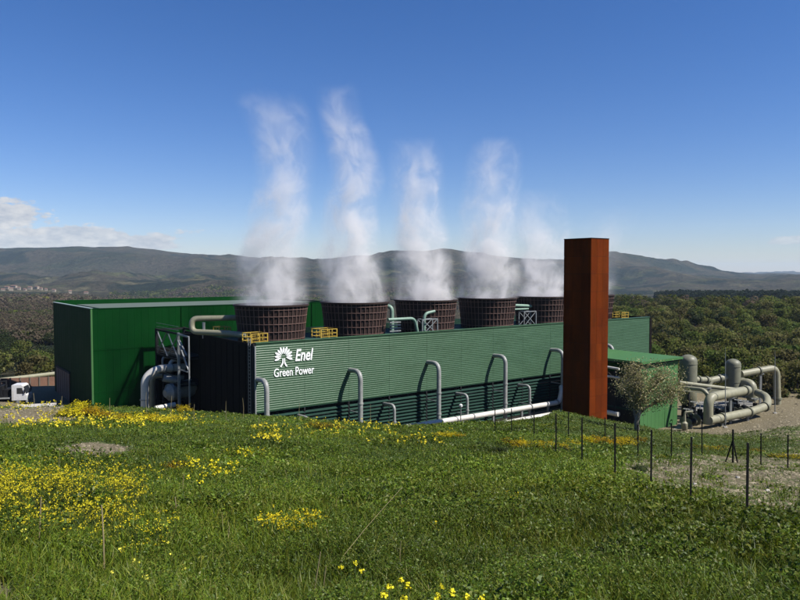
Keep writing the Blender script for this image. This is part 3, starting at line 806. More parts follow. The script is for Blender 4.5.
b = MB(); b.tube(pl([(155, 408.5, 92), (175, 404.5, 94)]), .34, 12); b.build('floor_pipe', M['white_pipe'], t, smooth=True)

# ------------------------------------------------------------------ weathering-steel chimney
TB = V((22.85, 83.0, 0))                       # middle front edge
def T_(a, c, z): return TB - E1 * 0 + E1 * a - E2 * c + V((0, 0, z))
TW, TD, TH = 3.42, 4.1, 27.5
t = thing('steel_chimney', TB + E1 * TW / 2 - E2 * TD / 2, 'tall square rusty weathering steel tower in front of the green wall', 'chimney')
b = MB(); b.box((.05, .05, -2), (TW - .05, TD - .05, TH - .15), T_); b.build('core', M['black_panel'], t)
def clad(face):
    b = MB(); nc, nr_ = 3, 13
    w = TW if face in 'FB' else TD
    for i in range(nc):
        for j in range(nr_):
            u0, u1 = w * i / nc + .012, w * (i + 1) / nc - .012
            z0, z1 = TH * j / nr_ + .012, TH * (j + 1) / nr_ - .012
            k = RNG.uniform(.88, 1.1); b.cur = (k, k * RNG.uniform(.95, 1.05), k)
            e = RNG.uniform(0, .01)
            if face == 'F': b.box((u0, -.01 - e, z0), (u1, .05, z1), T_)
            if face == 'B': b.box((u0, TD - .05, z0), (u1, TD + .01 + e, z1), T_)
            if face == 'L': b.box((-.01 - e, u0, z0), (.05, u1, z1), T_)
            if face == 'R': b.box((TW - .05, u0, z0), (TW + .01 + e, u1, z1), T_)
    b.build('cladding', M['corten'], t, tint=True)
for f_ in 'FLRB': clad(f_)
b = MB(); b.box((-.03, -.03, TH), (TW + .03, TD + .03, TH + .10), T_); b.build('cap', M['corten'], t)

# ------------------------------------------------------------------ low green shed
SB = V((34.9, 100, 0))
def S_(a, c, z): return SB + E1 * a - E2 * c + V((0, 0, z))
t = thing('valve_house', SB + E1 * 5 - E2 * 6, 'small bright green building with flat overhanging roof right of the rusty tower', 'building')
b = MB(); ribwall(b, S_(0, 0, 0), S_(9.7, 0, 0), E2, 0, 10.2, .9); b.build('front_wall', M['shed_green'], t, recalc=False)
b = MB(); b.box((9.5, .05, 0), (9.7, 13, 10.2), S_); b.box((0, 12.8, 0), (9.5, 13, 10.2), S_); b.build('rear_wall', M['shed_green'], t)
b = MB(); b.box((0, .02, 8.6), (.2, 12.8, 10.2), S_); b.box((.0, .02, 0), (.2, .5, 8.6), S_); b.box((.0, 9.5, 0), (.2, 12.8, 8.6), S_); b.build('side_wall', M['shaded_side'], t)  # much darker green than the front: this side's shade is in the colour
b = MB(); b.box((1.0, .6, 0), (1.2, 12, 8.6), S_); b.build('opening_shade', M['black'], t)  # black sheet that paints the shade inside the open side
b = MB(); b.box((-.75, -.65, 10.22), (10.0, 13.4, 10.55), S_); b.build('roof', M['shed_green'], t)
b = MB(); b.box((-.6, -.5, 10.02), (9.9, 13.2, 10.2), S_); b.build('eave_shadow', M['black'], t)  # black slab drawing the shadow line under the roof overhang
for z in (3.3, 6.6):
    b = MB(); b.bar(S_(-.25, -.2, z), S_(-.25, 9.5, z), .22); b.build('gallery_rail', M['louvre'], t)
t = thing('gas_pipe', S_(-1.5, 3, 0), 'thin pale pipes at the dark open side of the small green building', 'pipe')
for z, dz in ((9.3, .25), (8.0, .0), (2.6, .0)):
    b = MB(); b.tube([S_(-1.6, 2.5, z), S_(-1.6, 9.5, z + dz)], .17 if z > 5 else .35, 10); b.build('pipe_run', M['white_pipe'], t, smooth=True)
for n_ in (3.2, 8.0):
    b = MB(); b.bar(S_(-1.6, n_, 0), S_(-1.6, n_, 9.4), .18); b.build('pipe_stand', M['black'], t)

# ------------------------------------------------------------------ separators and pipework on the right
def vessel(px, ytop, Y, dia, label):
    top = at(px, ytop, Y); z = top.z; c = (top.x, Y, 0); r = dia / 2
    t = thing('separator_vessel', c, label, 'vessel')
    prof = [(r * .7, 2.0), (r, 2.6)] + [(r, 2.6 + (z - .75 * r - 2.6) * k / 6) for k in range(1, 7)] + [(r * math.cos(a), z - .75 * r + .75 * r * math.sin(a)) for a in (.3, .6, .9, 1.2, 1.45)]
    b = MB(); b.lathe(prof, c, 32); b.build('shell', M['vessel'], t, smooth=True)
    b = MB(); b.lathe([(r * .72, 0), (r * .66, 2.05)], c, 24); b.build('skirt', M['black'], t, smooth=True)
    b = MB()
    for q in (.42, .93):
        zz = 2.6 + (z - .75 * r - 2.6) * q; b.lathe([(r - .01, zz - .05), (r + .05, zz - .05), (r + .05, zz + .05), (r - .01, zz + .05)], c, 32, closed=True)
    b.build('shell_band', M['vessel'], t)
    return t
vessel(688.5, 354.5, 112, 2.72, 'upright olive separator vessel beside the small green building')
vessel(733.3, 358.8, 118, 2.45, 'upright olive separator vessel among the pipes, farther from the green building')
def pipe(name, pts, r, label, rb, stands=(), flanges=(), mat='beige_pipe', bands=True):
    p = pl(pts); base = V((p[0].x, p[0].y, 0))
    t = thing(name, base, label, 'pipe')
    q = bend(p, rb, 8)
    b = MB(); b.tube(q, r, 18); b.build('pipe_run', M[mat], t, smooth=True)
    for i, k in flanges:
        c = p[i].lerp(p[i + 1], k); d = (p[i + 1] - p[i]).normalized()
        b = MB(); b.tube([c - d * .16, c - d * .02], r + .17, 18); b.tube([c + d * .02, c + d * .16], r + .17, 18); b.build('flange', M['vessel'], t, smooth=True)
    for i, k in stands:
        c = p[i].lerp(p[i + 1], k); g = float(terrain(c.x, c.y))
        b = MB(); b.box((c.x - .16, c.y - .16, g - .3), (c.x + .16, c.y + .16, c.z - r * .8)); b.box((c.x - .5, c.y - .25, c.z - r - .12), (c.x + .5, c.y + .25, c.z - r + .12)); b.build('pipe_stand', M['grey_pipe'], t)
    return t
pipe('steam_pipe', [(741, 374, 119), (776.5, 367.5, 122), (777.5, 404, 122)], .58, 'beige pipe leaving the farther vessel and turning down at the far right', 1.6, stands=((0, .55),), flanges=((0, .5), (1, .85)))
pipe('steam_pipe', [(708.5, 390, 117), (708.5, 381, 117), (727, 377, 118)], .58, 'short beige elbow pipe between the two upright vessels', 1.2, flanges=((1, .6),))
pipe('steam_pipe', [(695, 379.5, 112), (709, 380, 113.5)], .48, 'stubby flanged pipe on the side of the nearer vessel', .3, flanges=((0, .25), (0, .8)))
pipe('steam_pipe', [(740, 383, 118), (752, 383.5, 116), (752, 401, 116)], .8, 'fat elbow pipe dropping from the farther vessel', 1.4, flanges=((0, .2), (1, .8)))
pipe('steam_pipe', [(708.3, 424, 101), (708.3, 397.5, 101), (748, 390, 108)], .68, 'large beige pipe rising from the slab and bending right', 1.5, stands=((1, .55),), flanges=((1, .9),))
pipe('steam_pipe', [(709, 420.5, 100.5), (752, 411.5, 107), (768, 405.5, 109.5), (766.5, 396.5, 112), (757, 392.5, 114)], .62, 'long low beige pipe looping round the valve yard', 1.6, stands=((0, .3), (0, .9)), flanges=((0, .28), (0, .92), (1, .8)))
pipe('gas_line', [(679, 387.2, 105), (703, 389.5, 102.5), (708, 395, 102), (708.5, 410, 102)], .30, 'thin beige pipe curving down in front of the two vessels', 1.2)
pipe('gas_line', [(679, 382.5, 107), (735, 389.5, 111)], .30, 'thin straight beige pipe sloping between green building and far vessel', .5, stands=((0, .5),))
t = thing('pipe_trough', at(705, 392, 108), 'long olive steel trough between the green building and the valve yard', 'trough')
a, c = at(680, 386.5, 107.2), at(736, 393.5, 111.2); d = (c - a).normalized(); w = V((0, 0, 1))
b = MB(); b.bar(a, c, .5, 1.3); b.build('channel', M['vessel'], t)
for k in (.15, .5, .85):
    q = a.lerp(c, k); b = MB(); b.bar(V((q.x, q.y, 0)), V((q.x, q.y, q.z - .4)), .25); b.build('trough_leg', M['black'], t)
# slab edge
t0 = [at(672, 434, 101), at(712, 436, 98.5), at(768, 413, 109.5), at(752, 402, 124), at(700, 405, 124)]
b = MB(); n = len(t0); vs = [V((p.x, p.y, .22)) for p in t0] + [V((p.x, p.y, -.4)) for p in t0]
b.poly(vs, [tuple(range(n)), tuple(range(2 * n - 1, n - 1, -1))] + [(i, (i + 1) % n, n + (i + 1) % n, n + i) for i in range(n)])
o = b.build('concrete_slab', M['slab']); tag(o, 'pale concrete slab under the beige pipes and valves', 'slab')
def valve(x, y, Y, size, label):
    p = at(x, y, Y); c = V((p.x, p.y, .2)); t = thing('gate_valve', c, label, 'valve', 'valves among the beige pipes')
    h = max(1.0, p.z - .2)
    b = MB(); b.tube([c - E1 * .7 * size + V((0, 0, .9)), c + E1 * .7 * size + V((0, 0, .9))], .42 * size, 12); b.tube([c + V((0, 0, .9)), c + V((0, 0, h * .75))], .26 * size, 10); b.build('valve_body', M['black'], t, smooth=True)
    b = MB(); w = c + V((0, 0, h)); b.lathe([(.36 * size, -.04), (.45 * size, -.04), (.45 * size, .05), (.36 * size, .05)], tuple(w), 14, closed=True); b.bar(w - E1 * .4 * size, w + E1 * .4 * size, .07); b.bar(c + V((0, 0, h * .7)), w, .09); b.build('hand_wheel', M['grey_pipe'], t)
    for sg in (-1, 1):
        b = MB(); q = c + E1 * .72 * size * sg + V((0, 0, .9)); b.tube([q - E1 * .07, q + E1 * .07], .58 * size, 14); b.build('flange', M['vessel'], t, smooth=True)
    b = MB(); b.box((c.x - .2, c.y - .2, -.02), (c.x + .2, c.y + .2, .7)); b.build('footing', M['grey_pipe'], t)
k = 0
for x, y, Y in ((686, 409, 104), (694, 402, 107), (700, 404, 105), (717, 404, 107), (721, 406, 105.5), (727, 402, 109), (733, 403, 108), (738, 400, 111), (744, 401, 110), (691, 410, 103), (755, 399, 112), (712, 402, 109)):
    valve(x, y, Y, 1.0 + .25 * (k % 3), 'small dark hand wheel valve standing in the cluster between the beige pipes'); k += 1
t = thing('drain_pot', at(687.5, 431, 100.5), 'small pale drain pot with arm beside the green building corner', 'vessel')
c = at(684.5, 425, 100.5); b = MB(); b.lathe([(.2, -.8), (.45, -.5), (.45, .3), (.2, .55), (.17, 1.4)], tuple(c), 16); b.build('pot', M['beige_pipe'], t, smooth=True)
b = MB(); b.tube(bend([c + V((0, 0, 1.3)), c + V((0, 0, 1.9)), c + V((1.2, 0, 2.0))], .4), .15, 10); b.build('pipe_arm', M['beige_pipe'], t, smooth=True)
b = MB(); b.lathe([(.2, -c.z), (.2, -.85)], tuple(c), 8); b.build('stem', M['steel'], t)
for px, yt, yb, Y, lab in ((725.3, 353, 430, 101, 'thin pale pole in front of the farther vessel'), (775, 356, 417, 112, 'thin pale pole before the far right pipe bend')):
    q, w = at(px, yb, Y), at(px, yt, Y); g = float(terrain(q.x, q.y))
    t = thing('mast', (q.x, q.y, g), lab, 'pole')
    b = MB(); b.tube([V((q.x, q.y, g - .3)), w], .075, 8, r2=.05); b.build('pole', M['steel'], t)
    b = MB(); b.tube([V((w.x, w.y, w.z)), V((w.x, w.y, w.z + .9))], .02, 6); b.build('rod', M['steel'], t)
    b = MB(); b.box((q.x - .25, q.y - .25, g - .2), (q.x + .25, q.y + .25, g + .15)); b.build('footing', M['concrete'], t)

# ------------------------------------------------------------------ left yard: lorry, trailer, field pipelines
def gz(x, y): return float(terrain(x, y))
def frame_at(p, ang):
    d = V((math.cos(ang), math.sin(ang), 0)); n = V((-math.sin(ang), math.cos(ang), 0))
    return lambda x, y, z: V(p) + d * x + n * y + V((0, 0, z))
def wheel(parent, fr, x, y, r, w):
    b = MB(); b.tube([fr(x, y - w / 2, r), fr(x, y + w / 2, r)], r, 18); o = b.build('wheel', M['rubber'], parent, smooth=True); OFF[o.name] = OFF[parent.name]
    b = MB(); b.tube([fr(x, y - w / 2 - .02, r), fr(x, y + w / 2 + .02, r)], r * .52, 12); b.build('rim', M['steel'], o, smooth=True)
p = at(29.5, 400, 104); p.z = gz(p.x, p.y) + .1
tr = thing('truck', p, 'lorry with white cab and dark loaded bed beside the green hall', 'lorry')
fr = frame_at(p, R(10))
b = MB()
prof = [(0, .75), (0, 1.45), (-.12, 1.6), (-.5, 2.85), (-.75, 3.02), (-2.05, 3.02), (-2.05, .75)]
n = len(prof); vs = [fr(x, -1.2, z) for x, z in prof] + [fr(x, 1.2, z) for x, z in prof]
b.poly(vs, [tuple(range(n)), tuple(range(2 * n - 1, n - 1, -1))] + [(i, (i + 1) % n, n + (i + 1) % n, n + i) for i in range(n)])
b.build('cab', M['white_paint'], tr)
b = MB(); b.poly([fr(-.125, -1.05, 1.68), fr(-.125, 1.05, 1.68), fr(-.455, 1.05, 2.75), fr(-.455, -1.05, 2.75)], [(0, 1, 2, 3)]); b.build('windscreen', M['glass'], tr)
b = MB(); b.poly([fr(-.35, -1.205, 1.7), fr(-1.35, -1.205, 1.7), fr(-1.35, -1.205, 2.6), fr(-.62, -1.205, 2.6)], [(0, 1, 2, 3)]); b.build('side_window', M['glass'], tr)
b = MB(); b.box((-.1, -1.25, .4), (.1, 1.25, .78), fr); b.build('bumper', M['grey_pipe'], tr)
for y in (-.95, .95):
    b = MB(); b.box((.0, y - .15, .85), (.06, y + .15, 1.1), fr); b.build('headlight', M['trim'], tr)
    b = MB(); b.box((-.3, y * 1.4 - .05, 1.8), (-.15, y * 1.4 + .05, 2.4), fr); b.build('mirror', M['black'], tr)
b = MB(); b.box((-9.2, -.5, .6), (-.6, .5, .95), fr); b.build('chassis', M['black'], tr)
b = MB(); b.box((-9.4, -1.25, 1.0), (-2.4, 1.25, 1.18), fr); b.box((-9.4, -1.25, 1.18), (-9.3, 1.25, 1.7), fr); b.build('bed', M['grey_pipe'], tr)
b = MB()
for q in range(9): b.box((-8.9 + q * .7, -1.0 + RNG.uniform(-.1, .1), 1.18), (-8.3 + q * .7, 1.0, 2.0 + RNG.uniform(0, 1.1)), fr)
b.tube([fr(-3.2, 0, 1.2), fr(-3.2, 0, 3.5), fr(-6.0, .1, 3.0)], .16, 8)
b.build('load', M['black'], tr)
for x in (-1.2, -6.6, -7.8):
    for y in (-1.0, 1.0): wheel(tr, fr, x, y, .5, .32)
p = at(55, 402, 99.5); p.z = gz(p.x, p.y) + .05
tl = thing('flatbed_trailer', p, 'grey flatbed trailer parked between the lorry and the green hall', 'trailer')
fr = frame_at(p, R(17))
b = MB(); b.box((-5.2, -1.2, 1.05), (0, 1.2, 1.3), fr); b.build('deck', M['concrete'], tl)
b = MB(); b.box((-5.0, -.45, .7), (-.2, .45, 1.05), fr); b.bar(fr(-5.0, 0, .85), fr(-6.4, 0, .85), .14); b.build('chassis', M['black'], tl)
for x in (-.9, -1.9, -4.3):
    for y in (-1.0, 1.0): wheel(tl, fr, x, y, .42, .3)
for k, (ya, yb, lab) in enumerate(((377.5, 373.2, 'upper pale pipeline on short supports left of the green hall'), (385.5, 379.5, 'lower pale pipeline on short supports left of the green hall'))):
    a, c = at(-12, ya + 4.0, 136 - 7 * k), at(64, yb - .8, 150 - 7 * k)
    t = thing('field_pipeline', (a.x, a.y, gz(a.x, a.y)), lab, 'pipe')
    b = MB(); b.tube([a, c], .42, 12); b.build('pipe_run', M['beige_pipe'], t, smooth=True)
    for q in np.linspace(.06, .94, 8):
        w = a.lerp(c, float(q)); g = gz(w.x, w.y); b = MB(); b.box((w.x - .14, w.y - .14, min(g, w.z - .6) - .3), (w.x + .14, w.y + .14, w.z - .3)); b.build('pipe_support', M['rust_brown'], t)
p0, p1 = at(-20, 392, 122), at(58, 385.5, 134)
for p in (p0, p1): p.z = gz(p.x, p.y)
t = thing('earth_wall', p0, 'brown timber retaining wall under the pipelines', 'wall')
b = MB(); b.bar(p0 + V((0, 0, .7)), p1 + V((0, 0, .7)), .3, 2.0); b.build('boards', M['rust_brown'], t)
b = MB()
for q in np.linspace(0, 1, 9):
    w = p0.lerp(p1, float(q)); b.bar(w + V((.1, -.3, -.3)), w + V((.1, -.3, 1.8)), .22)
b.build('wall_posts', M['bark'], t)

# ------------------------------------------------------------------ leafy geometry
def quads(cent, size, rng, up=.0, aspect=1.0, outward=None):
    """leaf-sized bent quads at the given centres, randomly turned; returns (v, f)"""
    n = len(cent)
    nrm = rng.normal(size=(n, 3))
    if outward is not None: nrm = nrm * .8 + outward
    nrm[:, 2] += up
    nrm /= np.linalg.norm(nrm, axis=1, keepdims=True) + 1e-9
    t = rng.normal(size=(n, 3)); t -= nrm * np.sum(t * nrm, 1, keepdims=True); t /= np.linalg.norm(t, axis=1, keepdims=True) + 1e-9
    s = np.cross(nrm, t)
    L_ = size[:, None] * .5; W_ = L_ * aspect
    fold = nrm * (L_ * .25)
    v = np.stack([cent - t * L_, cent + s * W_ + fold, cent + t * L_, cent - s * W_ + fold], 1).reshape(-1, 3)
    f = np.arange(4 * n).reshape(-1, 4)
    return v, f
def crown_mesh(name, seed, h, w, nl, per, leaf, pal, z0=.25, flat=1.0, gaps=.15):
    """crown of leaf clumps: lobes scattered in an uneven envelope, leaves on and inside each lobe"""
    rng = np.random.default_rng(seed)
    C, S, O, T = [], [], [], []
    for k in range(nl):
        a = rng.uniform(0, 2 * math.pi); q = rng.uniform(0, 1) ** .6; zz = rng.uniform(z0, 1.0)
        env = w * .5 * math.sin(math.pi * min(1, max(.12, (zz - z0 * .6) / (1.12 - z0 * .6)))) ** .55
        c = np.array([math.cos(a) * q * env, math.sin(a) * q * env, zz * h * .9])
        rl = rng.uniform(.13, .26) * w
        n = int(per * rng.uniform(.6, 1.3))
        d = rng.normal(size=(n, 3)); d /= np.linalg.norm(d, axis=1, keepdims=True)
        rr = rl * rng.uniform(.45, 1.05, n)[:, None]
        p = c + d * rr * np.array([1, 1, flat * .8])
        keep = rng.uniform(size=n) > gaps
        p, d = p[keep], d[keep]
        col = np.array(pal[rng.integers(len(pal))]) * rng.uniform(.88, 1.15)
        C.append(p); O.append(d); S.append(leaf * rng.uniform(.6, 1.4, len(p)))
        T.append(np.repeat(col[None] * rng.uniform(.86, 1.14, (len(p), 1)), 1, 0))
    C, O, S, T = np.concatenate(C), np.concatenate(O), np.concatenate(S), np.concatenate(T)
    v, f = quads(C, S, rng, up=.25, aspect=.75, outward=O)
    return mesh_from_arrays(name, v, f, tint=np.repeat(T, 4, 0))
def trunk_mesh(name, seed, h, w, r):
    rng = random.Random(seed); b = MB()
    top = V((rng.uniform(-.2, .2), rng.uniform(-.2, .2), h * .55))
    b.tube([V((0, 0, -.5)), V((rng.uniform(-.1, .1), 0, h * .25)), top], [r * 1.25, r, r * .6], 8)
    for k in range(5):
        a = rng.uniform(0, 6.28); st = V((0, 0, h * rng.uniform(.2, .45))); e = V((math.cos(a) * w * .34, math.sin(a) * w * .34, h * rng.uniform(.55, .85)))
        b.tube([st, st.lerp(e, .5) + V((0, 0, .25)), e], [r * .5, r * .35, r * .12], 6)
    o = b.build(name, None); me = o.data; bpy.data.objects.remove(o); return me

OLIVE = [(.085, .108, .020), (.108, .122, .026), (.066, .090, .018), (.118, .118, .032)]
FRESH = [(.105, .125, .026), (.090, .115, .024), (.12, .13, .034)]
BUDDED = [(.118, .108, .038), (.102, .095, .034), (.125, .120, .042), (.095, .092, .030)]
DARK = [(.030, .042, .014), (.038, .050, .018), (.024, .035, .013), (.044, .054, .018)]
TREE_KINDS = []
for k, (pal, h, w, lab, tn) in enumerate((
    (OLIVE, 6.0, 6.6, 'rounded olive green tree of the wooded slope beyond the pipes', 'broadleaf_tree'),
    (OLIVE, 5.0, 6.0, 'low spreading olive tree of the wooded slope beyond the pipes', 'broadleaf_tree'),
    (FRESH, 5.6, 5.6, 'fresh light green tree of the wooded slope beyond the pipes', 'broadleaf_tree'),
    (BUDDED, 6.2, 6.2, 'brownish half bare tree of the wooded slope beyond the pipes', 'budding_tree'),
    (DARK, 6.6, 6.0, 'dark green holm oak of the wooded slope beyond the pipes', 'oak_tree'))):
    cm = crown_mesh('tree_crown', 100 + k, h, w, 24, 62, .52, pal, gaps=.1)
    tm = trunk_mesh('tree_trunk', 200 + k, h, w, .16)
    TREE_KINDS.append((cm, tm, lab, tn, pal))
def plant_tree(kind, x, y, sc, rz, label=None, group=None):
    cm, tm, lab, tn, pal = TREE_KINDS[kind]
    z = gz(x, y)
    t = thing(tn, (x, y, z - .1), label or lab, 'tree', group or 'trees of the wooded slope')
    t.rotation_euler = (0, 0, rz); t.scale = (sc * RNG.uniform(.88, 1.15), sc * RNG.uniform(.88, 1.15), sc * RNG.uniform(.85, 1.15))
    link('crown', cm, M['leaf'], t); link('trunk', tm, M['bark'], t)
    for c in t.children:
        OFF[c.name] = V((0, 0, 0))
pts = []
tries = 0
while len(pts) < 270 and tries < 20000:
    tries += 1
    Y = math.exp(RNG.uniform(math.log(128), math.log(395))); px = RNG.uniform(612, 850) if Y > 165 else RNG.uniform(640, 850)
    x = (px - 400) / F * Y
    if Y < 150 and px < 800 and Y < 128 + max(0, (790 - px) * .10): continue
    q = L(0, 0, 0); s_, n_ = (V((x, Y, 0)) - W0).dot(E1), (V((x, Y, 0)) - W0).dot(E2)
    if s_ < 86 and n_ < 2 and n_ > -70: continue
    if any((x - a) ** 2 + (Y - c) ** 2 < (4.2 if Y < 250 else 5.2) ** 2 for a, c in pts): continue
    pts.append((x, Y))
pts.sort(key=lambda p: p[1])
for x, Y in pts:
    v_ = float(vnoise(np.array(x * .02), np.array(Y * .02), 77))
    k = int(RNG.choice(5, p=[.34, .24, .14, .18, .10] if v_ > .45 else [.2, .22, .08, .38, .12]))
    plant_tree(k, x, Y, RNG.uniform(.6, 1.45) * (.8 if Y < 150 else 1.0), RNG.uniform(0, 6.28))
LEFT_LAB = {0: 'olive green tree in the valley left of the green hall', 2: 'light green tree in the valley left of the green hall', 3: 'brownish bare tree in the valley left of the green hall', 4: 'dark evergreen tree in the valley left of the green hall'}
n = 0
while n < 46:
    Y = RNG.uniform(150, 330); px = RNG.uniform(-40, 56); x = (px - 400) / F * Y
    k = int(RNG.choice([0, 2, 3, 4], p=[.3, .12, .28, .3])) if Y < 235 else int(RNG.choice([4, 0], p=[.85, .15]))
    plant_tree(k, x, Y, RNG.uniform(.7, 1.15), RNG.uniform(0, 6.28), LEFT_LAB[k], 'trees of the left valley'); n += 1

# far woods, scrub and the pine belt read as masses
def mass(name, X, Y, hgt, wid, pal_fn, nq, label, cone=False, seed=5, leafk=.55, mat='conifer'):
    rng = np.random.default_rng(seed); n = len(X); Z = terrain(X, Y)
    c = np.repeat(np.stack([X, Y, Z], -1), nq, 0)
    h = np.repeat(hgt, nq); w = np.repeat(wid, nq)
    a = rng.uniform(0, 2 * math.pi, n * nq); zz = rng.uniform(0.05, 1, n * nq)
    rad = (1 - zz) ** .9 if cone else np.sqrt(np.clip(1 - (zz - .35) ** 2 / .45, 0.05, 1))
    rad = rad * rng.uniform(.75, 1.08, n * nq)
    d = np.stack([np.cos(a) * rad * w / 2, np.sin(a) * rad * w / 2, zz * h], -1)
    o = np.stack([np.cos(a), np.sin(a), (zz - .3) * 1.5], -1)
    v, f = quads(c + d, w * leafk * rng.uniform(.7, 1.3, n * nq), rng, up=1.0, aspect=.8, outward=o * 2.0)
    col = np.repeat(pal_fn(X, Y, rng), nq, 0) * rng.uniform(.92, 1.08, (n * nq, 1))
    me = mesh_from_arrays(name, v, f, tint=np.repeat(col, 4, 0))
    ob = link(name, me, M[mat]); tag(ob, label, 'woods', kind='stuff'); return ob
def pick(pal):
    pal = np.array(pal)
    def fn(X, Y, rng): return pal[rng.integers(len(pal), size=len(X))] * rng.uniform(.75, 1.2, (len(X), 1))
    return fn
def rpolar(n, a, b, pxa, pxb, rng):
    Y = np.sqrt(rng.uniform(a * a, b * b, n)); px = rng.uniform(pxa, pxb, n); return (px - 400) / F * Y, Y, px
rg = np.random.default_rng(3)
_right = lambda X, Y: X > .26 * Y
X, Y, px = rpolar(2600, 122, 420, 600, 880, rg)
s_ = (X - W0.x) * E1.x + (Y - W0.y) * E1.y; n_ = (X - W0.x) * E2.x + (Y - W0.y) * E2.y
k = ~((s_ < 86) & (n_ < 2)) & ~((Y < 127 + np.clip((790 - px) * .1, 0, 15)))
X, Y = X[k], Y[k]
mass('scrub', X, Y, rg.uniform(.8, 2.6, len(X)), rg.uniform(2, 4.5, len(X)), pick(OLIVE + BUDDED + DARK[:2]), 34, 'low scrub filling the slope between the trees', seed=8, leafk=.26)
X, Y, px = rpolar(15000, 300, 800, -60, 860, rg)
_, py = proj(X, Y, terrain(X, Y)); k = ((px < 62) | (px > 600) | (py < 310)) & ~((px > 600) & (Y < 400)); X, Y, px = X[k], Y[k], px[k]; kn = Y < 540
BROWN = [(.098, .074, .052), (.088, .068, .050), (.105, .083, .058), (.080, .070, .046), (.085, .086, .044)]
def midpal(X, Y, rng):
    a = pick(BROWN)(X, Y, rng); b_ = pick(DARK + OLIVE)(X, Y, rng)
    q = (fbm(X * .006, Y * .006, 41, 3) > np.where(X < -60, .57, .5))[:, None]
    rt = (_right(X, Y) & (rng.uniform(size=len(X)) < .8))[:, None]
    return np.where(q, b_, np.where(rt, pick(OLIVE + DARK)(X, Y, rng) * .8, a))
mass('woodland', X[kn], Y[kn], rg.uniform(4, 8, kn.sum()), rg.uniform(5, 9, kn.sum()), midpal, 110, 'brown leafless wood mixed with evergreens filling the near valley', seed=9, leafk=.14)
X, Y = X[~kn], Y[~kn]
mass('woodland', X, Y, rg.uniform(4, 8, len(X)), rg.uniform(5, 9, len(X)), midpal, 60, 'brown leafless wood behind the near valley trees', seed=19, leafk=.20)
X, Y, px = rpolar(26000, 800, 2300, -60, 860, rg)
_, py = proj(X, Y, terrain(X, Y)); k = ((px < 62) | (px > 600) | (py < 310))
k &= fbm(X * .004, Y * .004, 51, 3) > .40
k &= ~((px > 640) & (Y < 1500))
k &= ~((px < 110) & (Y > 1450))
X, Y = X[k], Y[k]
mass('woodland', X, Y, rg.uniform(5, 10, len(X)), rg.uniform(8, 14, len(X)), midpal, 16, 'brown and dark green woods on the middle hills', seed=10, leafk=.38)
X, Y, px = rpolar(5200, 860, 1420, 655, 880, rg)
k = (Y > 900 + (px < 700) * (700 - px) * 7) ; X, Y = X[k], Y[k]
mass('pine_belt', X, Y, rg.uniform(9, 15, len(X)), rg.uniform(6, 10, len(X)), pick([(.016, .024, .014), (.020, .028, .016), (.014, .021, .013)]), 14, 'dark pine wood on the ridge right of the rusty tower', cone=True, seed=12)

# village on the left hillside and farms far right
def house(x, y, w, d, h, rz, label, group):
    z = gz(x, y); t = thing('village_house', (x, y, z), label, 'house', group)
    fr = frame_at((x, y, z), rz)
    b = MB(); b.box((-w / 2, -d / 2, -2), (w / 2, d / 2, h), fr); wl = b.build('wall', M['plaster'], t)
    OFF[wl.name] = OFF[t.name]
    b = MB(); q = [(-d / 2 - .5, h), (0, h + d * .28), (d / 2 + .5, h)]
    vs = [fr(-w / 2 - .5, yy, zz) for yy, zz in q] + [fr(w / 2 + .5, yy, zz) for yy, zz in q]
    b.poly(vs, [(0, 1, 2), (5, 4, 3), (0, 3, 4, 1), (1, 4, 5, 2), (2, 5, 3, 0)]); b.build('roof', M['tile'], t)
    b = MB()
    for xx in np.linspace(-w / 2 + 2, w / 2 - 2, 3):
        b.box((xx - .6, -d / 2 - .05, h * .5), (xx + .6, -d / 2 + .02, h * .5 + 1.8), fr)
    b.build('windows', M['glass'], wl)
def far_hit(px, py, a=900.0, b_=4500.0):
    rs = np.arange(a, b_, 8.0); p0 = at(px, py, 1.0); T = terrain(p0.x * rs, rs); Z = CZ + (p0.z - CZ) * rs
    k = np.nonzero(Z <= T)[0]; return float(rs[k[0]]) if len(k) else 2000.0
for x, y, w in ((3, 291, 12), (7, 289, 14), (11, 290.5, 11), (14, 288, 18), (19, 290, 12), (25, 291, 11), (30, 289.5, 12), (37, 289, 16), (41, 290.5, 12), (46, 291, 12), (54, 292, 11), (70, 293.5, 14), (86, 294, 13)):
    Y = far_hit(x, y)
    house((x - 400) / F * Y, Y, w * RNG.uniform(.5, 1.0) * Y / 1950, 8 * Y / 1950, RNG.uniform(3.5, 7.5) * Y / 1950, RNG.uniform(-.5, .6), 'tiny pale house with red roof of the far hillside village', 'village houses on the left hillside')
for x, Y in ((686, 1700), (699, 1750), (703, 1680)):
    house((x - 400) / F * Y, Y, 20, 11, 7, .3, 'tiny pale farmhouse at the foot of the far right mountain', 'farms below the right mountain')

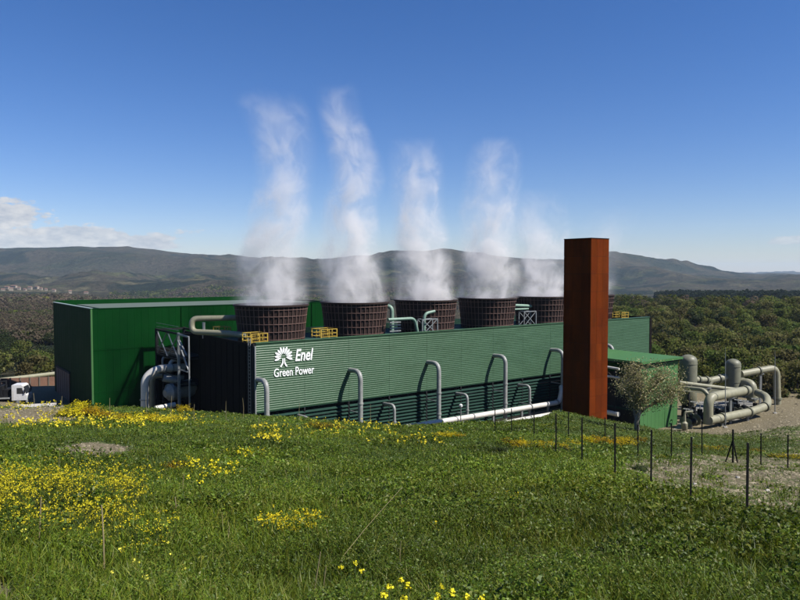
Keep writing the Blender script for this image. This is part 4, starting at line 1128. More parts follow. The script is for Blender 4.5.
# ------------------------------------------------------------------ shrub tree in front of the small green building
def hero_tree():
    base = ground_hit(637, 431); base.z -= .1
    rng = random.Random(4)
    t = thing('almond_tree', base, 'small crooked tree with pale buds in front of the bright green building', 'tree')
    b = MB(); tips = []
    ppm = F / base.y
    def P(x, y, dy=0.0): return at(x, y, base.y + dy)
    limbs = [([(637, 433), (636.5, 422), (639, 414), (640, 403), (641, 392), (642, 380)], .24, .07),
             ([(639, 414), (645, 408), (652, 405), (660, 401), (668, 397)], .15, .05),
             ([(636.5, 421), (634, 410), (634, 398), (630, 384)], .14, .05),
             ([(640, 401), (648, 392), (656, 384), (662, 379)], .11, .04),
             ([(634, 402), (627, 392), (622, 384)], .08, .03), ([(641, 392), (637, 380), (635, 372)], .08, .03), ([(652, 405), (662, 394), (672, 389)], .08, .03)]
    for i, (pts_, r0, r1) in enumerate(limbs):
        w = [P(x, y, .0 if j == 0 else rng.uniform(-.3, .3) + (i % 3 - 1) * .5 * j / len(pts_)) for j, (x, y) in enumerate(pts_)]
        if i: w[0] = P(*pts_[0])
        b.tube(w, r0, 7, r2=r1)
        for j in range(1, len(w)):
            for q in range(6):
                st = w[j - 1].lerp(w[j], rng.random()); d = (w[j] - w[j - 1]).normalized()
                if j < len(w) * .5: continue
                e = st + (d * .5 + V((rng.uniform(-1, 1), rng.uniform(-1, 1), rng.uniform(-.2, .9)))) * rng.uniform(.5, 1.2)
                b.tube([st, st.lerp(e, .5) + V((0, 0, .06)), e], .026, 5, r2=.010); (tips.append((st, e)) if proj(e.x, e.y, e.z)[0] > 615 else None)
    b.build('trunk', M['bark_pale'], t, smooth=True)
    rn = np.random.default_rng(6); C = []
    for st, e in tips:
        n = 130; q = rn.uniform(.0, 1.3, n)[:, None]
        C.append(np.array(st)[None] * (1 - q) + np.array(e)[None] * q + rn.normal(size=(n, 3)) * .36)
    C = np.concatenate(C) - np.array(OFF[t.name])
    pal = np.array([(.32, .275, .13), (.27, .24, .105), (.38, .32, .19), (.22, .21, .08), (.17, .18, .06)])
    col = pal[rn.integers(5, size=len(C))] * rn.uniform(.7, 1.15, (len(C), 1))
    v, f = quads(C, rn.uniform(.09, .20, len(C)), rn, aspect=.6)
    me = mesh_from_arrays('crown', v, f, tint=np.repeat(col, 4, 0)); link('crown', me, M['leaf1'], t)
hero_tree()

# ------------------------------------------------------------------ gorse and small shrubs
def gorse_mesh(seed, yel, leaf=.11):
    rng = np.random.default_rng(seed); n = 2000
    d = rng.normal(size=(n, 3)); d[:, 2] = np.abs(d[:, 2]); d /= np.linalg.norm(d, axis=1, keepdims=True)
    lob = 1 + .35 * np.sin(d[:, 0] * 7 + seed) * np.cos(d[:, 1] * 6 + seed * 2)
    rr = rng.uniform(.55, 1.05, n) * lob
    p = d * rr[:, None] * np.array([1, 1, .92])
    yellow = (rng.uniform(size=n) < yel * sstep(.15, .62, p[:, 2]) * (.5 + .5 * vnoise(p[:, 0] * 3, p[:, 1] * 3, seed))) & (rr > .6)
    col = np.where(yellow[:, None], np.array([(.50, .38, .012)]) * rng.uniform(.75, 1.1, (n, 1)), np.array([(.045, .062, .02)]) * rng.uniform(.6, 1.4, (n, 1)))
    v, f = quads(p, leaf * rng.uniform(.6, 1.3, n) * np.where(yellow, 1.0, 1.25), rng, up=.3, aspect=.6, outward=d)
    return mesh_from_arrays('shrub_crown', v, f, tint=np.repeat(col, 4, 0))
GM = [gorse_mesh(1, 1.25), gorse_mesh(2, 1.1), gorse_mesh(3, .75), gorse_mesh(4, 0.0)]
def stem_mesh():
    b = MB(); rr = random.Random(2)
    for k in range(9):
        a = rr.uniform(0, 6.28); q = rr.uniform(.2, .6); b.tube([V((0, 0, -.1)), V((math.cos(a) * q * .5, math.sin(a) * q * .5, .35)), V((math.cos(a) * q, math.sin(a) * q, .7))], .025, 5, r2=.01)
    o = b.build('shrub_stem', None); me = o.data; bpy.data.objects.remove(o); return me
SM = stem_mesh()
def shrub(x, yb, wpx, k, label, hgt=1.0, group='yellow flowering shrubs', name='gorse_bush'):
    p = ground_hit(x, yb); r = wpx * p.y / F / 2
    t = thing(name, (p.x, p.y, p.z - .12 * r), label, 'shrub', group); t.scale = (r, r * 1.1, r * hgt); t.rotation_euler = (0, 0, RNG.uniform(0, 6.28))
    c = link('crown', GM[k], M['leaf'], t); link('stem', SM, M['bark'], t)
B1 = 'yellow gorse bush on the brow in front of the dark cooling tower end and pipes'
B0 = 'yellow gorse bush on the brow at the foot of the dark green hall'
for x, yb, w in ((64, 416, 20), (74, 417, 26), (90, 416, 30), (104, 419, 22), (78, 410, 24)): shrub(x, yb, w, RNG.integers(0, 2), B0, .85)
for x, yb, w in ((122, 421, 26), (136, 422, 30), (150, 421, 26), (163, 423, 24), (176, 421, 22)): shrub(x, yb, w, RNG.integers(0, 2), B1, .7)
for x, yb, w in ((183, 412, 20), (193, 412, 26), (204, 412, 20)): shrub(x, yb, w, RNG.integers(0, 2), 'yellow gorse bush on the brow under the dark end wall', .8)
for x, yb, w in ((313, 426, 18), (325, 428, 20), (338, 429, 14)): shrub(x, yb, w, 2, 'faded yellow bush on the brow below the louvred wall', .6)
for x, yb, w in ((441, 436, 16), (450, 437, 20), (459, 437, 14)): shrub(x, yb, w, 1, 'low yellow bush in the grass below the middle of the louvres', .6)
for x, yb, w in ((508, 444, 20), (520, 447, 24), (533, 448, 22), (546, 449, 24), (560, 450, 22), (572, 446, 20)): shrub(x, yb, w, RNG.integers(0, 3), 'yellow gorse bush behind the near fence row left of the rusty tower', .75)
for x, yb, w in ((588, 443, 22), (600, 445, 26), (612, 446, 24), (626, 444, 22), (640, 442, 16)): shrub(x, yb, w, RNG.integers(0, 3), 'yellow gorse bush behind the fence below the rusty tower', .75)
for x, yb, w in ((662, 457, 12), (700, 449, 16), (712, 450, 20), (724, 449, 16), (756, 452, 16), (776, 457, 16), (789, 458, 18), (800, 458, 18)): shrub(x, yb, w, 2, 'thin yellow bush between the stony bank and the beige pipes', .5)
shrub(669, 502, 17, 2, 'small orange yellow bush beside the second nearest fence post', .55)
shrub(174, 470, 26, 2, 'round dark bush with yellow flower tips in the left meadow', .8)
for x, yb, w in ((72, 427, 14), (262, 440, 18), (640, 470, 20), (560, 452, 26), (706, 478, 14), (500, 452, 22), (480, 446, 16)): shrub(x, yb, w, 3, 'dark green bush without flowers standing in the grass', .6, 'dark bushes in the grass', 'meadow_bush')

# ------------------------------------------------------------------ fence posts
def ordinal(k): return ['first', 'second', 'third', 'fourth', 'fifth', 'sixth', 'seventh', 'eighth', 'ninth', 'tenth'][k]
near = [(748, 443, 747, 516), (691.5, 437, 690.5, 503), (651.5, 430, 651, 490), (615, 423.5, 615, 482), (582, 418, 582, 464), (556, 413.5, 556, 456), (534, 410, 534, 438), (511.5, 408.5, 511.5, 434), (495, 407, 495, 433)]
for k, (xt, yt, xb, yb) in enumerate(near):
    g = ground_hit(xb, yb); w = at(xt, yt, g.y)
    t = thing('fence_post', g, 'dark metal fence post, %s from the right in the near row' % ordinal(k), 'post', 'near row of fence posts')
    b = MB(); th_ = .058
    b.box((-th_ / 2, -.006, -.4), (th_ / 2, .006, 1)); b.box((-.006, .006, -.4), (.006, th_, 1))
    b.v = [tuple(g + V((p[0] + (w.x - g.x) * p[2], p[1] + (w.y - g.y) * p[2], p[2] * (w.z - g.z)))) for p in b.v]
    b.build('shaft', M['post'], t)
far = [(788, 435.5, 788, 468), (761, 434, 761, 465), (733, 430, 733, 463), (702, 421.5, 702, 455), (671.5, 424, 671.5, 457), (638, 425, 638, 456), (605, 418, 605, 440), (568.5, 412.5, 568.5, 438)]
for k, (xt, yt, xb, yb) in enumerate(far):
    g = ground_hit(xb, yb); w = at(xt, yt, g.y)
    t = thing('fence_post', g, ('braced dark fence post with two slanting struts in the far row' if k == 2 else 'thin dark fence post, %s from the right in the far row' % ordinal(k)), 'post', 'far row of fence posts')
    b = MB(); b.tube([g - V((0, 0, .4)), w], .034 if k != 2 else .05, 8); b.build('shaft', M['post'], t)
    if k == 2:
        for sx in (-.42, .36):
            b = MB(); b.tube([g + V((sx, .15, -.3)), g.lerp(w, .7)], .035, 8); b.build('strut', M['post'], t)
    b = MB(); b.lathe([(.04, -.02), (.055, 0), (.04, .03)], tuple(w), 8); b.build('cap', M['post'], t)

# ------------------------------------------------------------------ canes and dry stalks
def cane(xt, yt, xb, yb, r, label, group=None, bendy=.03, lean=0.0):
    g = ground_hit(xb, yb); w = at(xt, yt, g.y + lean); m = g.lerp(w, .5) + V((RNG.uniform(-bendy, bendy), 0, 0))
    b = MB(); b.tube([g - V((0, 0, .15)), g.lerp(w, .25) + (m - g.lerp(w, .5)) * .6, m, g.lerp(w, .75) + (m - g.lerp(w, .5)) * .6, w], r, 6, r2=r * .7)
    o = b.build('dry_cane', M['cane'], smooth=True); tag(o, label, 'cane', group)
cane(101.5, 505, 104, 574, .013, 'tall straight dry cane standing in the near left meadow')
cane(41, 497, 39, 543, .013, 'dry cane standing left of the tallest cane in the yellow flowers')
cane(175, 497, 175, 517, .013, 'short dry cane standing below the round dark bush')
cane(184, 474, 183, 493, .011, 'short thin cane right beside the round dark bush')
cane(229.5, 526, 228.5, 547, .009, 'short dry stick in the left middle of the meadow')
cane(320.5, 552, 312, 606, .009, 'split dry cane leaning at the bottom edge of the meadow')
cane(326, 566, 321, 606, .008, 'thin broken cane beside the split cane at the bottom edge')
cane(401, 541, 402, 582, .006, 'thin dry stalk behind the single yellow wildflowers at the bottom')
cane(428, 585, 428, 604, .008, 'short brown stump of a stalk at the bottom edge')
cane(401.5, 488, 322, 583, .0035, 'long thin dry stalk lying slantwise over the middle of the meadow', lean=2.6, bendy=.05)
for x, yt, yb in ((222, 514, 534), (309, 458, 480), (336, 500, 514), (326, 529, 548), (400, 499, 516), (413, 487, 503), (601, 536, 561), (575, 548, 572), (484, 514, 532), (147, 392, 414), (171, 396, 421), (226, 401, 420), (110, 398, 418), (243, 398, 419), (62, 396, 416), (34, 393, 412), (12, 391, 411), (259, 416, 432), (371, 404, 425), (421, 398, 424), (300, 403, 421), (195, 404, 424), (285, 470, 489), (250, 488, 505), (90, 440, 456), (147, 446, 470), (60, 452, 474)):
    cane(x + RNG.uniform(-1, 1), yt, x, yb, .006 if yb > 450 else .016, 'thin dry weed stalk standing up out of the grass', 'thin dry stalks in the meadow', bendy=.08)

# ------------------------------------------------------------------ stones
def rock(x, yb, wpx, label, mat, seed):
    g = ground_hit(x, yb); r = wpx * g.y / F / 2
    bm = bmesh.new(); bmesh.ops.create_icosphere(bm, subdivisions=3, radius=1)
    for v in bm.verts:
        q = mnoise.noise(v.co * 1.3 + V((seed, seed * 2, 0))) * .45 + mnoise.noise(v.co * 3.2 + V((0, seed, 3))) * .16
        v.co *= 1 + q; v.co.z *= .62; v.co *= r
    me = bpy.data.meshes.new('rock'); bm.to_mesh(me); bm.free()
    for p_ in me.polygons: p_.use_smooth = True
    o = link('rock', me, M[mat], None, (g.x, g.y, g.z + r * .2)); tag(o, label, 'rock')
rock(645.5, 489, 7.5, 'round dark grey rock at the foot of the third near fence post', 'stone_dark', 1)
rock(695, 485, 5, 'pale stone right behind the second near fence post', 'stone', 2)
rock(768, 492, 6.5, 'flat pale stone in the rubble behind the nearest fence post', 'stone', 3)
rock(769, 531, 6, 'small white stone in the grass right of the nearest fence post', 'stone', 4)
rock(617, 482, 5, 'pale stone at the base of the fourth near fence post', 'stone', 5)
rock(738, 478, 4, 'small pale stone on the stony bank left of the nearest fence post', 'stone', 6)
rock(436, 461, 3, 'tiny white stone in the middle of the green meadow', 'stone', 7)
rock(403, 421, 4, 'white lump on the brow before the louvres', 'stone', 8)
# ------------------------------------------------------------------ rubble (uncountable)
rg = np.random.default_rng(21)
n = 80000
Y = np.exp(rg.uniform(math.log(13), math.log(128), n)); px = rg.uniform(-30, 860, n); X = (px - 400) / F * Y
g = gravel_weight(X, Y) + (fbm(X * 1.1, Y * 1.1, 2, 3) - .5) * .8
k = (g > .5) & (Y < 128) & ((Y < 100) | (px > 690)); X, Y = X[k], Y[k]; Z = terrain(X, Y); n = len(X)
sz = np.abs(rg.normal(0, 1, n)) * .035 * (Y / 20) ** .7 + .015
base = np.array([(1, 0, 0), (-.5, .87, 0), (-.5, -.87, 0), (.1, .1, .9)])
a = rg.uniform(0, 6.28, n); ca, sa = np.cos(a), np.sin(a)
bv = base[None] * rg.uniform(.6, 1.3, (n, 4, 1))
vx = bv[..., 0] * ca[:, None] - bv[..., 1] * sa[:, None]; vy = bv[..., 0] * sa[:, None] + bv[..., 1] * ca[:, None]
v = np.stack([vx, vy, bv[..., 2] * .7], -1) * sz[:, None, None] + np.stack([X, Y, Z], -1)[:, None]
f = (np.array([(0, 1, 3), (1, 2, 3), (2, 0, 3)])[None] + 4 * np.arange(n)[:, None, None]).reshape(-1, 3)
colr = np.array([(.22, .19, .13)]) * rg.uniform(.45, 1.5, (n, 1))
me = mesh_from_arrays('rubble', v.reshape(-1, 3), f, tint=np.repeat(colr, 4, 0))
o = link('rubble', me, M['petal']); tag(o, 'loose stones scattered over the bare bank', 'rubble', kind='stuff')

# ------------------------------------------------------------------ meadow plants (uncountable)
def meadow():
    rg = np.random.default_rng(31)
    n = 760000
    r = np.exp(rg.uniform(math.log(4.6), math.log(104), n)); th = rg.uniform(R(-38), R(38), n)
    X, Y = r * np.sin(th), r * np.cos(th)
    gw = gravel_weight(X, Y) + (fbm(X * 1.1, Y * 1.1, 2, 3) - .5) * .8
    px, _ = proj(X, Y, terrain(X, Y, False))
    s_ = (X - W0.x) * E1.x + (Y - W0.y) * E1.y; n_ = (X - W0.x) * E2.x + (Y - W0.y) * E2.y
    ok = (gw < .52) & ~((n_ < 6) & (s_ > -3)) & ((r < 86) | (px > 690)) & (rg.uniform(size=n) < np.where(gw > .3, .45, 1)) & ~((px > 690) & (Y > 100))
    X, Y, r = X[ok], Y[ok], r[ok]; n = len(X); Z = terrain(X, Y)
    # plant canopy: hummocks of taller herbs over a low sward
    can = .06 + .34 * sstep(.42, .75, fbm(X * .8, Y * .8, 61, 3)) + .22 * sstep(.5, .8, fbm(X * 2.6, Y * 2.6, 62, 2))
    dark = fbm(X * .22, Y * .22, 63, 3)
    grow = (r / 9.0) ** .62
    u = rg.uniform(size=n) ** .55
    blade = rg.uniform(size=n) < .30
    h = can * u * np.clip(1.15 - r / 90, .5, 1.0)
    c = np.stack([X, Y, Z + h], -1)
    P1 = np.array([(.070, .118, .007), (.088, .138, .009), (.057, .100, .008), (.108, .150, .014), (.046, .082, .008), (.125, .142, .020)])
    col = P1[rg.integers(6, size=n)] * (.40 + 1.15 * dark)[:, None] * rg.uniform(.7, 1.3, (n, 1))
    warm = sstep(.5, .72, fbm(X * .16 + 9, Y * .16, 64, 3))[:, None]
    col = col * (1 - warm) + col * np.array([1.14, 1.04, .85]) * warm
    rightside = (sstep(520, 620, px[ok]) * sstep(28, 50, Y))[:, None]
    col = col * (1 - .25 * rightside) + np.array([(.085, .085, .035)]) * .25 * rightside
    # broad leaves
    lf = ~blade
    size = .043 * rg.uniform(.5, 1.6, n) * grow * (.8 + .6 * sstep(.48, .72, fbm(X * .35, Y * .35, 66, 3)))
    v1, f1 = quads(c[lf], size[lf], rg, up=1.2, aspect=.48)
    me = mesh_from_arrays('meadow_herbs', v1, f1, tint=np.repeat(col[lf], 4, 0))
    o = link('meadow_herbs', me, M['leaf1']); tag(o, 'dense leafy green herbs covering the meadow', 'meadow plants', kind='stuff')
    # grass blades
    q = np.nonzero(blade)[0]; m = len(q)
    hb = (.10 + .22 * rg.uniform(size=m) ** 2) * np.clip(1.2 - r[q] / 80, .55, 1.0) + h[q] * .5
    a = rg.uniform(0, 6.28, m); wd = .0055 * grow[q] * rg.uniform(.7, 1.4, m)
    b0 = np.stack([X[q], Y[q], Z[q]], -1); sd = np.stack([np.cos(a), np.sin(a), 0 * a], -1) * wd[:, None]
    le = np.stack([rg.normal(0, .35, m), rg.normal(0, .35, m), np.ones(m)], -1); le /= np.linalg.norm(le, axis=1, keepdims=True)
    mid = b0 + le * hb[:, None] * .55; tip = mid + (le + np.stack([rg.normal(0, .5, m), rg.normal(0, .5, m), -.15 * np.ones(m)], -1)) * hb[:, None] * .45
    v2 = np.stack([b0 - sd, b0 + sd, mid + sd * .8, tip, mid - sd * .8], 1).reshape(-1, 3)
    i = 5 * np.arange(m)[:, None]
    f2 = np.concatenate([np.concatenate([i, i + 1, i + 2, i + 4], 1)], 0); f3 = np.concatenate([i + 4, i + 2, i + 3, i + 3], 1)
    cg = col[q] * np.array([1.12, 1.0, .95])
    # triangles as separate arrays: quads for the lower half, a narrow quad for the tip
    vt = v2.reshape(-1, 5, 3); tipq = np.stack([vt[:, 4], vt[:, 2], vt[:, 3] + sd * .12, vt[:, 3] - sd * .12], 1)
    low = np.stack([vt[:, 0], vt[:, 1], vt[:, 2], vt[:, 4]], 1)
    vv = np.concatenate([low, tipq], 1).reshape(-1, 3); ff = np.arange(len(vv)).reshape(-1, 4)
    me = mesh_from_arrays('meadow_grass', vv, ff, tint=np.repeat(cg, 8, 0))
    o = link('meadow_grass', me, M['leaf1']); tag(o, 'green grass blades between the herbs of the meadow', 'grass', kind='stuff')
meadow()

def flower_patch(name, poly_fn, n, size, hmin, hmax, col, label, seed):
    """heads of tiny petals with thin stems over an area of meadow"""
    rg = np.random.default_rng(seed)
    Y = np.exp(rg.uniform(math.log(5), math.log(60), n * 60)); px = rg.uniform(-60, 830, n * 60); X = (px - 400) / F * Y
    Z = terrain(X, Y); qx, qy = proj(X, Y, Z + (hmin + hmax) / 2); k = rg.uniform(size=len(X)) < poly_fn(qx, qy, X, Y)
    X, Y, Z = X[k][:n], Y[k][:n], Z[k][:n]; m = len(X)
    h = rg.uniform(hmin, hmax, m); gr = np.clip((Y / 12), .8, 3) ** .5
    top = np.stack([X + rg.normal(0, .05, m), Y + rg.normal(0, .05, m), Z + h], -1)
    nq = 5
    c = np.repeat(top, nq, 0) + rg.normal(size=(m * nq, 3)) * np.repeat(size * gr, nq)[:, None] * .42
    v, f = quads(c, np.repeat(size * gr, nq) * rg.uniform(.55, 1.0, m * nq), rg, up=.6, aspect=.8)
    cc = np.array(col)[None] * rg.uniform(.7, 1.12, (m * nq, 1))
    me = mesh_from_arrays(name, v, f, tint=np.repeat(cc, 4, 0)); o = link(name, me, M['petal']); tag(o, label, 'flowers', kind='stuff')
    sd = np.stack([np.full(m, .003), np.zeros(m), np.zeros(m)], -1) * gr[:, None]
    b0 = np.stack([X, Y, Z], -1)
    v = np.stack([b0 - sd, b0 + sd, top + sd * .6, top - sd * .6], 1).reshape(-1, 3)
    me = mesh_from_arrays('flower_stems', v, np.arange(4 * m).reshape(-1, 4), tint=np.repeat(np.array([(.06, .085, .03)]) * np.ones((m, 1)), 4, 0))
    o2 = link('flower_stems', me, M['leaf1'], o)
def ell(cx, cy, rx, ry): return lambda x, y: np.clip(1.25 - ((x - cx) / rx) ** 2 - ((y - cy) / ry) ** 2, 0, 1)
def big_left(x, y, X, Y):
    w = np.maximum.reduce([ell(30, 488, 60, 24)(x, y), ell(105, 497, 50, 24)(x, y), ell(60, 512, 70, 14)(x, y) * .4, ell(135, 527, 44, 14)(x, y) * .25, ell(70, 470, 90, 14)(x, y) * .3])
    return w * np.clip(fbm(X * 1.2, Y * 1.2, 71, 2) * 2.6 - .95, 0, 1)
flower_patch('mustard_flowers', big_left, 2900, .037, .15, .6, (.52, .45, .02), 'wide patch of yellow mustard flowers in the left meadow', 1)
flower_patch('mustard_flowers', lambda x, y, X, Y: ell(291, 518, 34, 9)(x, y), 950, .045, .2, .36, (.58, .48, .02), 'small dense yellow flower patch in the middle meadow', 2)
flower_patch('mustard_flowers', lambda x, y, X, Y: np.maximum.reduce([ell(222, 466, 22, 7)(x, y) * .5, ell(246, 451, 18, 5)(x, y) * .6, ell(188, 462, 14, 6)(x, y) * .5, ell(205, 475, 20, 5)(x, y) * .3]), 420, .07, .2, .4, (.60, .52, .02), 'sparse yellow flowers below the white lettering', 3)
flower_patch('mustard_flowers', lambda x, y, X, Y: np.maximum(ell(516, 495, 13, 6)(x, y), ell(437, 526, 10, 3)(x, y) * .35), 150, .06, .15, .35, (.64, .50, .02), 'little yellow flower patch in the right middle meadow', 4)
flower_patch('mustard_flowers', lambda x, y, X, Y: np.maximum.reduce([ell(95, 418, 130, 9)(x, y) * .25, ell(20, 404, 40, 7)(x, y) * .3, ell(340, 425, 60, 7)(x, y) * .18, ell(270, 432, 22, 8)(x, y) * .3, ell(420, 438, 60, 8)(x, y) * .10]), 650, .085, .2, .5, (.60, .50, .03), 'scattered yellow flowers along the brow of the meadow', 5)
flower_patch('mustard_flowers', lambda x, y, X, Y: np.maximum.reduce([ell(150, 560, 50, 22)(x, y) * .4, ell(28, 535, 10, 12)(x, y) * .8, ell(170, 534, 20, 8)(x, y) * .4]), 60, .05, .2, .42, (.66, .62, .08), 'pale yellow single flowers among near left herbs', 6)
def wildflower(x, y, k):
    g = ground_hit(x, y + (34 if y < 583 else 52)); top = at(x, y, g.y)
    t = thing('wildflower', g, 'single yellow wildflower on a thin stem at the bottom edge of the meadow', 'flower', 'single wildflowers at the bottom edge')
    b = MB(); b.tube([g - V((0, 0, .05)), g.lerp(top, .5) + V((.01, 0, 0)), top], .003, 5); b.build('stem', M['leafgreen'], t)
    rg = np.random.default_rng(k); n = 26
    d = rg.normal(size=(n, 3)); d /= np.linalg.norm(d, axis=1, keepdims=True)
    c = np.array(top - OFF[t.name])[None] + d * rg.uniform(.008, .034, (n, 1))
    v, f = quads(c, rg.uniform(.018, .032, n), rg, up=.5, aspect=.85, outward=d)
    me = mesh_from_arrays('flower_head', v, f, tint=np.repeat(np.array([(.72, .64, .03)]) * rg.uniform(.75, 1.1, (n, 1)), 4, 0)); link('flower_head', me, M['petal'], t)
M['leafgreen'] = paint('stem_green', (.07, .11, .03), rough=.7)
for k, (x, y) in enumerate(((341, 568), (355, 563), (361, 571), (389, 587), (400.5, 580), (408, 586), (384, 595), (442, 586), (452, 592), (467, 597), (482, 597), (404, 599), (437, 597))): wildflower(x, y, k)

# ------------------------------------------------------------------ steam
def steam(i, path, dens, label, H_, name='steam_plume'):
    c = L(stack_s(i), -9.0, 18.6)
    # path rows: height, sideways drift (m), radius (m), strength
    hs = [p[0] / H_ for p in path]
    m, nt, out = newmat('steam')
    tc = nd(nt, 'ShaderNodeTexCoord'); sp = nd(nt, 'ShaderNodeSeparateXYZ'); lk(nt, tc.outputs['Object'], sp.inputs[0])
    def math_(op, a, b_=None, c_=None, clamp=False):
        n = nd(nt, 'ShaderNodeMath', operation=op, use_clamp=clamp)
        for j, q in enumerate((a, b_, c_)):
            if q is None: continue
            if isinstance(q, (int, float)): n.inputs[j].default_value = q
            else: lk(nt, q, n.inputs[j])
        return n.outputs[0]
    zn = math_('DIVIDE', sp.outputs[2], H_)
    def curve(vals):
        n = nd(nt, 'ShaderNodeFloatCurve'); cu = n.mapping.curves[0]
        pts_ = list(zip(hs, vals))
        cu.points[0].location = pts_[0]; cu.points[1].location = pts_[-1]
        for q in pts_[1:-1]: cu.points.new(*q)
        n.mapping.update(); lk(nt, zn, n.inputs['Value']); return n.outputs[0]
    off = math_('MULTIPLY', math_('SUBTRACT', curve([.5 + p[1] / 40 for p in path]), .5), 40)
    rad = math_('MULTIPLY', curve([p[2] / 10 for p in path]), 10)
    st = curve([p[3] for p in path])
    dx = math_('SUBTRACT', sp.outputs[0], off)
    cb = nd(nt, 'ShaderNodeCombineXYZ'); lk(nt, dx, cb.inputs[0]); lk(nt, sp.outputs[1], cb.inputs[1])
    ln = nd(nt, 'ShaderNodeVectorMath', operation='LENGTH'); lk(nt, cb.outputs[0], ln.inputs[0])
    rr = math_('DIVIDE', ln.outputs['Value'], rad)
    cb2 = nd(nt, 'ShaderNodeCombineXYZ'); lk(nt, dx, cb2.inputs[0]); lk(nt, sp.outputs[1], cb2.inputs[1]); lk(nt, math_('MULTIPLY_ADD', sp.outputs[2], .8, i * 37.0), cb2.inputs[2])
    n1 = nd(nt, 'ShaderNodeTexNoise'); n1.inputs['Scale'].default_value = .27; n1.inputs['Detail'].default_value = 7; n1.inputs['Roughness'].default_value = .66; n1.inputs['Distortion'].default_value = .5
    lk(nt, cb2.outputs[0], n1.inputs['Vector'])
    e = math_('MULTIPLY_ADD', math_('SUBTRACT', n1.outputs[0], .5), 5.0, math_('SUBTRACT', .66, math_('MULTIPLY', rr, .70)))
    mr = nd(nt, 'ShaderNodeMapRange', interpolation_type='SMOOTHSTEP'); mr.inputs[1].default_value = 0; mr.inputs[2].default_value = 1.0; lk(nt, e, mr.inputs[0])
    edge = nd(nt, 'ShaderNodeMapRange', interpolation_type='SMOOTHSTEP'); edge.inputs[1].default_value = 1.22; edge.inputs[2].default_value = .75; lk(nt, rr, edge.inputs[0])
    veil = math_('MULTIPLY_ADD', n1.outputs[0], .26, 0.0)
    d = math_('MULTIPLY', math_('MULTIPLY', math_('MULTIPLY', math_('ADD', mr.outputs[0], veil), st), edge.outputs[0]), dens)
    pv = nd(nt, 'ShaderNodeVolumePrincipled'); pv.inputs['Color'].default_value = (.965, .945, .935, 1); pv.inputs['Anisotropy'].default_value = .15
    lk(nt, d, pv.inputs['Density']); lk(nt, pv.outputs[0], out.inputs['Volume'])
    try: m.cycles.volume_step_rate = .4
    except Exception: pass
    b = MB(); n = 24
    hh = np.linspace(0, H_, 22)
    ox = np.interp(hh / H_, hs, [p[1] for p in path]); ra = np.interp(hh / H_, hs, [p[2] for p in path]) * 1.25
    ra[0] = 4.4
    b.tube([V((x, 0, z)) for x, z in zip(ox, hh)], [float(q) for q in ra], n)
    # horizontal rings (keep the mouth flat)
    for a_, (x, z, q) in enumerate(zip(ox, hh, ra)):
        for k in range(n):
            t_ = 2 * math.pi * k / n; b.v[a_ * n + k] = (x + q * math.cos(t_), q * math.sin(t_), z)
    o = b.build(name, m); o.location = c; tag(o, label, 'steam')
def px_path(i, rows_):
    c = L(stack_s(i), -9.0, 18.6); out = []
    for y, x, rpx, s in rows_:
        p = at(x, y, c.y); out.append((max(0, p.z - c.z), p.x - c.x, 1.1 * rpx * c.y / F, s))
    out[0] = (0, 0, out[0][2], out[0][3]); return out
PL = [
 (0, [(306, 271, 32, 1), (285, 271, 32, .8), (250, 272, 31, .75), (215, 279, 27, .62), (180, 284, 25, .42), (150, 285, 27, .28), (120, 278, 30, .16), (92, 268, 30, 0)], 'steam column over the first stack, nearest the white lettering'),
 (1, [(303, 354, 30, 1), (280, 352, 30, .9), (245, 350, 26, .9), (210, 350, 24, .62), (175, 357, 24, .42), (145, 351, 22, .34), (115, 341, 20, .24), (84, 338, 20, 0)], 'steam column over the second stack from the white lettering'),
 (2, [(300, 425, 29, 1), (280, 424, 26, .95), (245, 421, 25, .85), (210, 418, 23, .6), (180, 416, 24, .38), (155, 416, 24, .16), (138, 414, 22, 0)], 'steam column over the third stack from the white lettering'),
 (3, [(297, 488, 28, 1), (275, 490, 26, .85), (245, 489, 26, .72), (215, 489, 26, .45), (185, 492, 25, .28), (160, 494, 24, .2), (138, 496, 20, 0)], 'steam column over the fourth stack from the white lettering'),
 (4, [(295, 542, 27, 1), (275, 543, 24, .75), (250, 544, 25, .42), (225, 540, 27, .2), (202, 535, 28, .08), (188, 532, 24, 0)], 'steam column over the fifth stack left of the rusty tower'),
 (5, [(293, 590, 22, .6), (270, 595, 20, .3), (245, 603, 20, .14), (225, 610, 22, .06), (206, 614, 22, 0)], 'faint steam drifting out behind the rusty tower'),
]
for i, rows_, lab in PL:
    p = px_path(i, rows_)
    if i == 4: p = [(a, b_ , c_, d_) for a, b_, c_, d_ in p]
    steam(i, p, .44, lab, p[-1][0])

# ------------------------------------------------------------------ sky, sun, air
SUN_EL, SUN_AZ = 48.0, 110.0          # azimuth clockwise from the viewing direction
w = bpy.data.worlds.new('World'); SC.world = w; w.use_nodes = True
nt = w.node_tree; nt.nodes.clear()
out = nt.nodes.new('ShaderNodeOutputWorld'); bg = nt.nodes.new('ShaderNodeBackground'); bg.inputs['Strength'].default_value = .052
sky = nt.nodes.new('ShaderNodeTexSky'); sky.sky_type = 'NISHITA'; sky.sun_disc = False
sky.sun_elevation = R(SUN_EL); sky.sun_rotation = R(SUN_AZ); sky.altitude = 500; sky.air_density = 1.0; sky.dust_density = .12; sky.ozone_density = 1.6
tc = nt.nodes.new('ShaderNodeTexCoord'); sp = nt.nodes.new('ShaderNodeSeparateXYZ'); lk(nt, tc.outputs['Generated'], sp.inputs[0])
def wm(op, a, b=None, c=None, clamp=False):
    n = nt.nodes.new('ShaderNodeMath'); n.operation = op; n.use_clamp = clamp
    for j, q in enumerate((a, b, c)):
        if q is None: continue
        if isinstance(q, (int, float)): n.inputs[j].default_value = q
        else: lk(nt, q, n.inputs[j])
    return n.outputs[0]
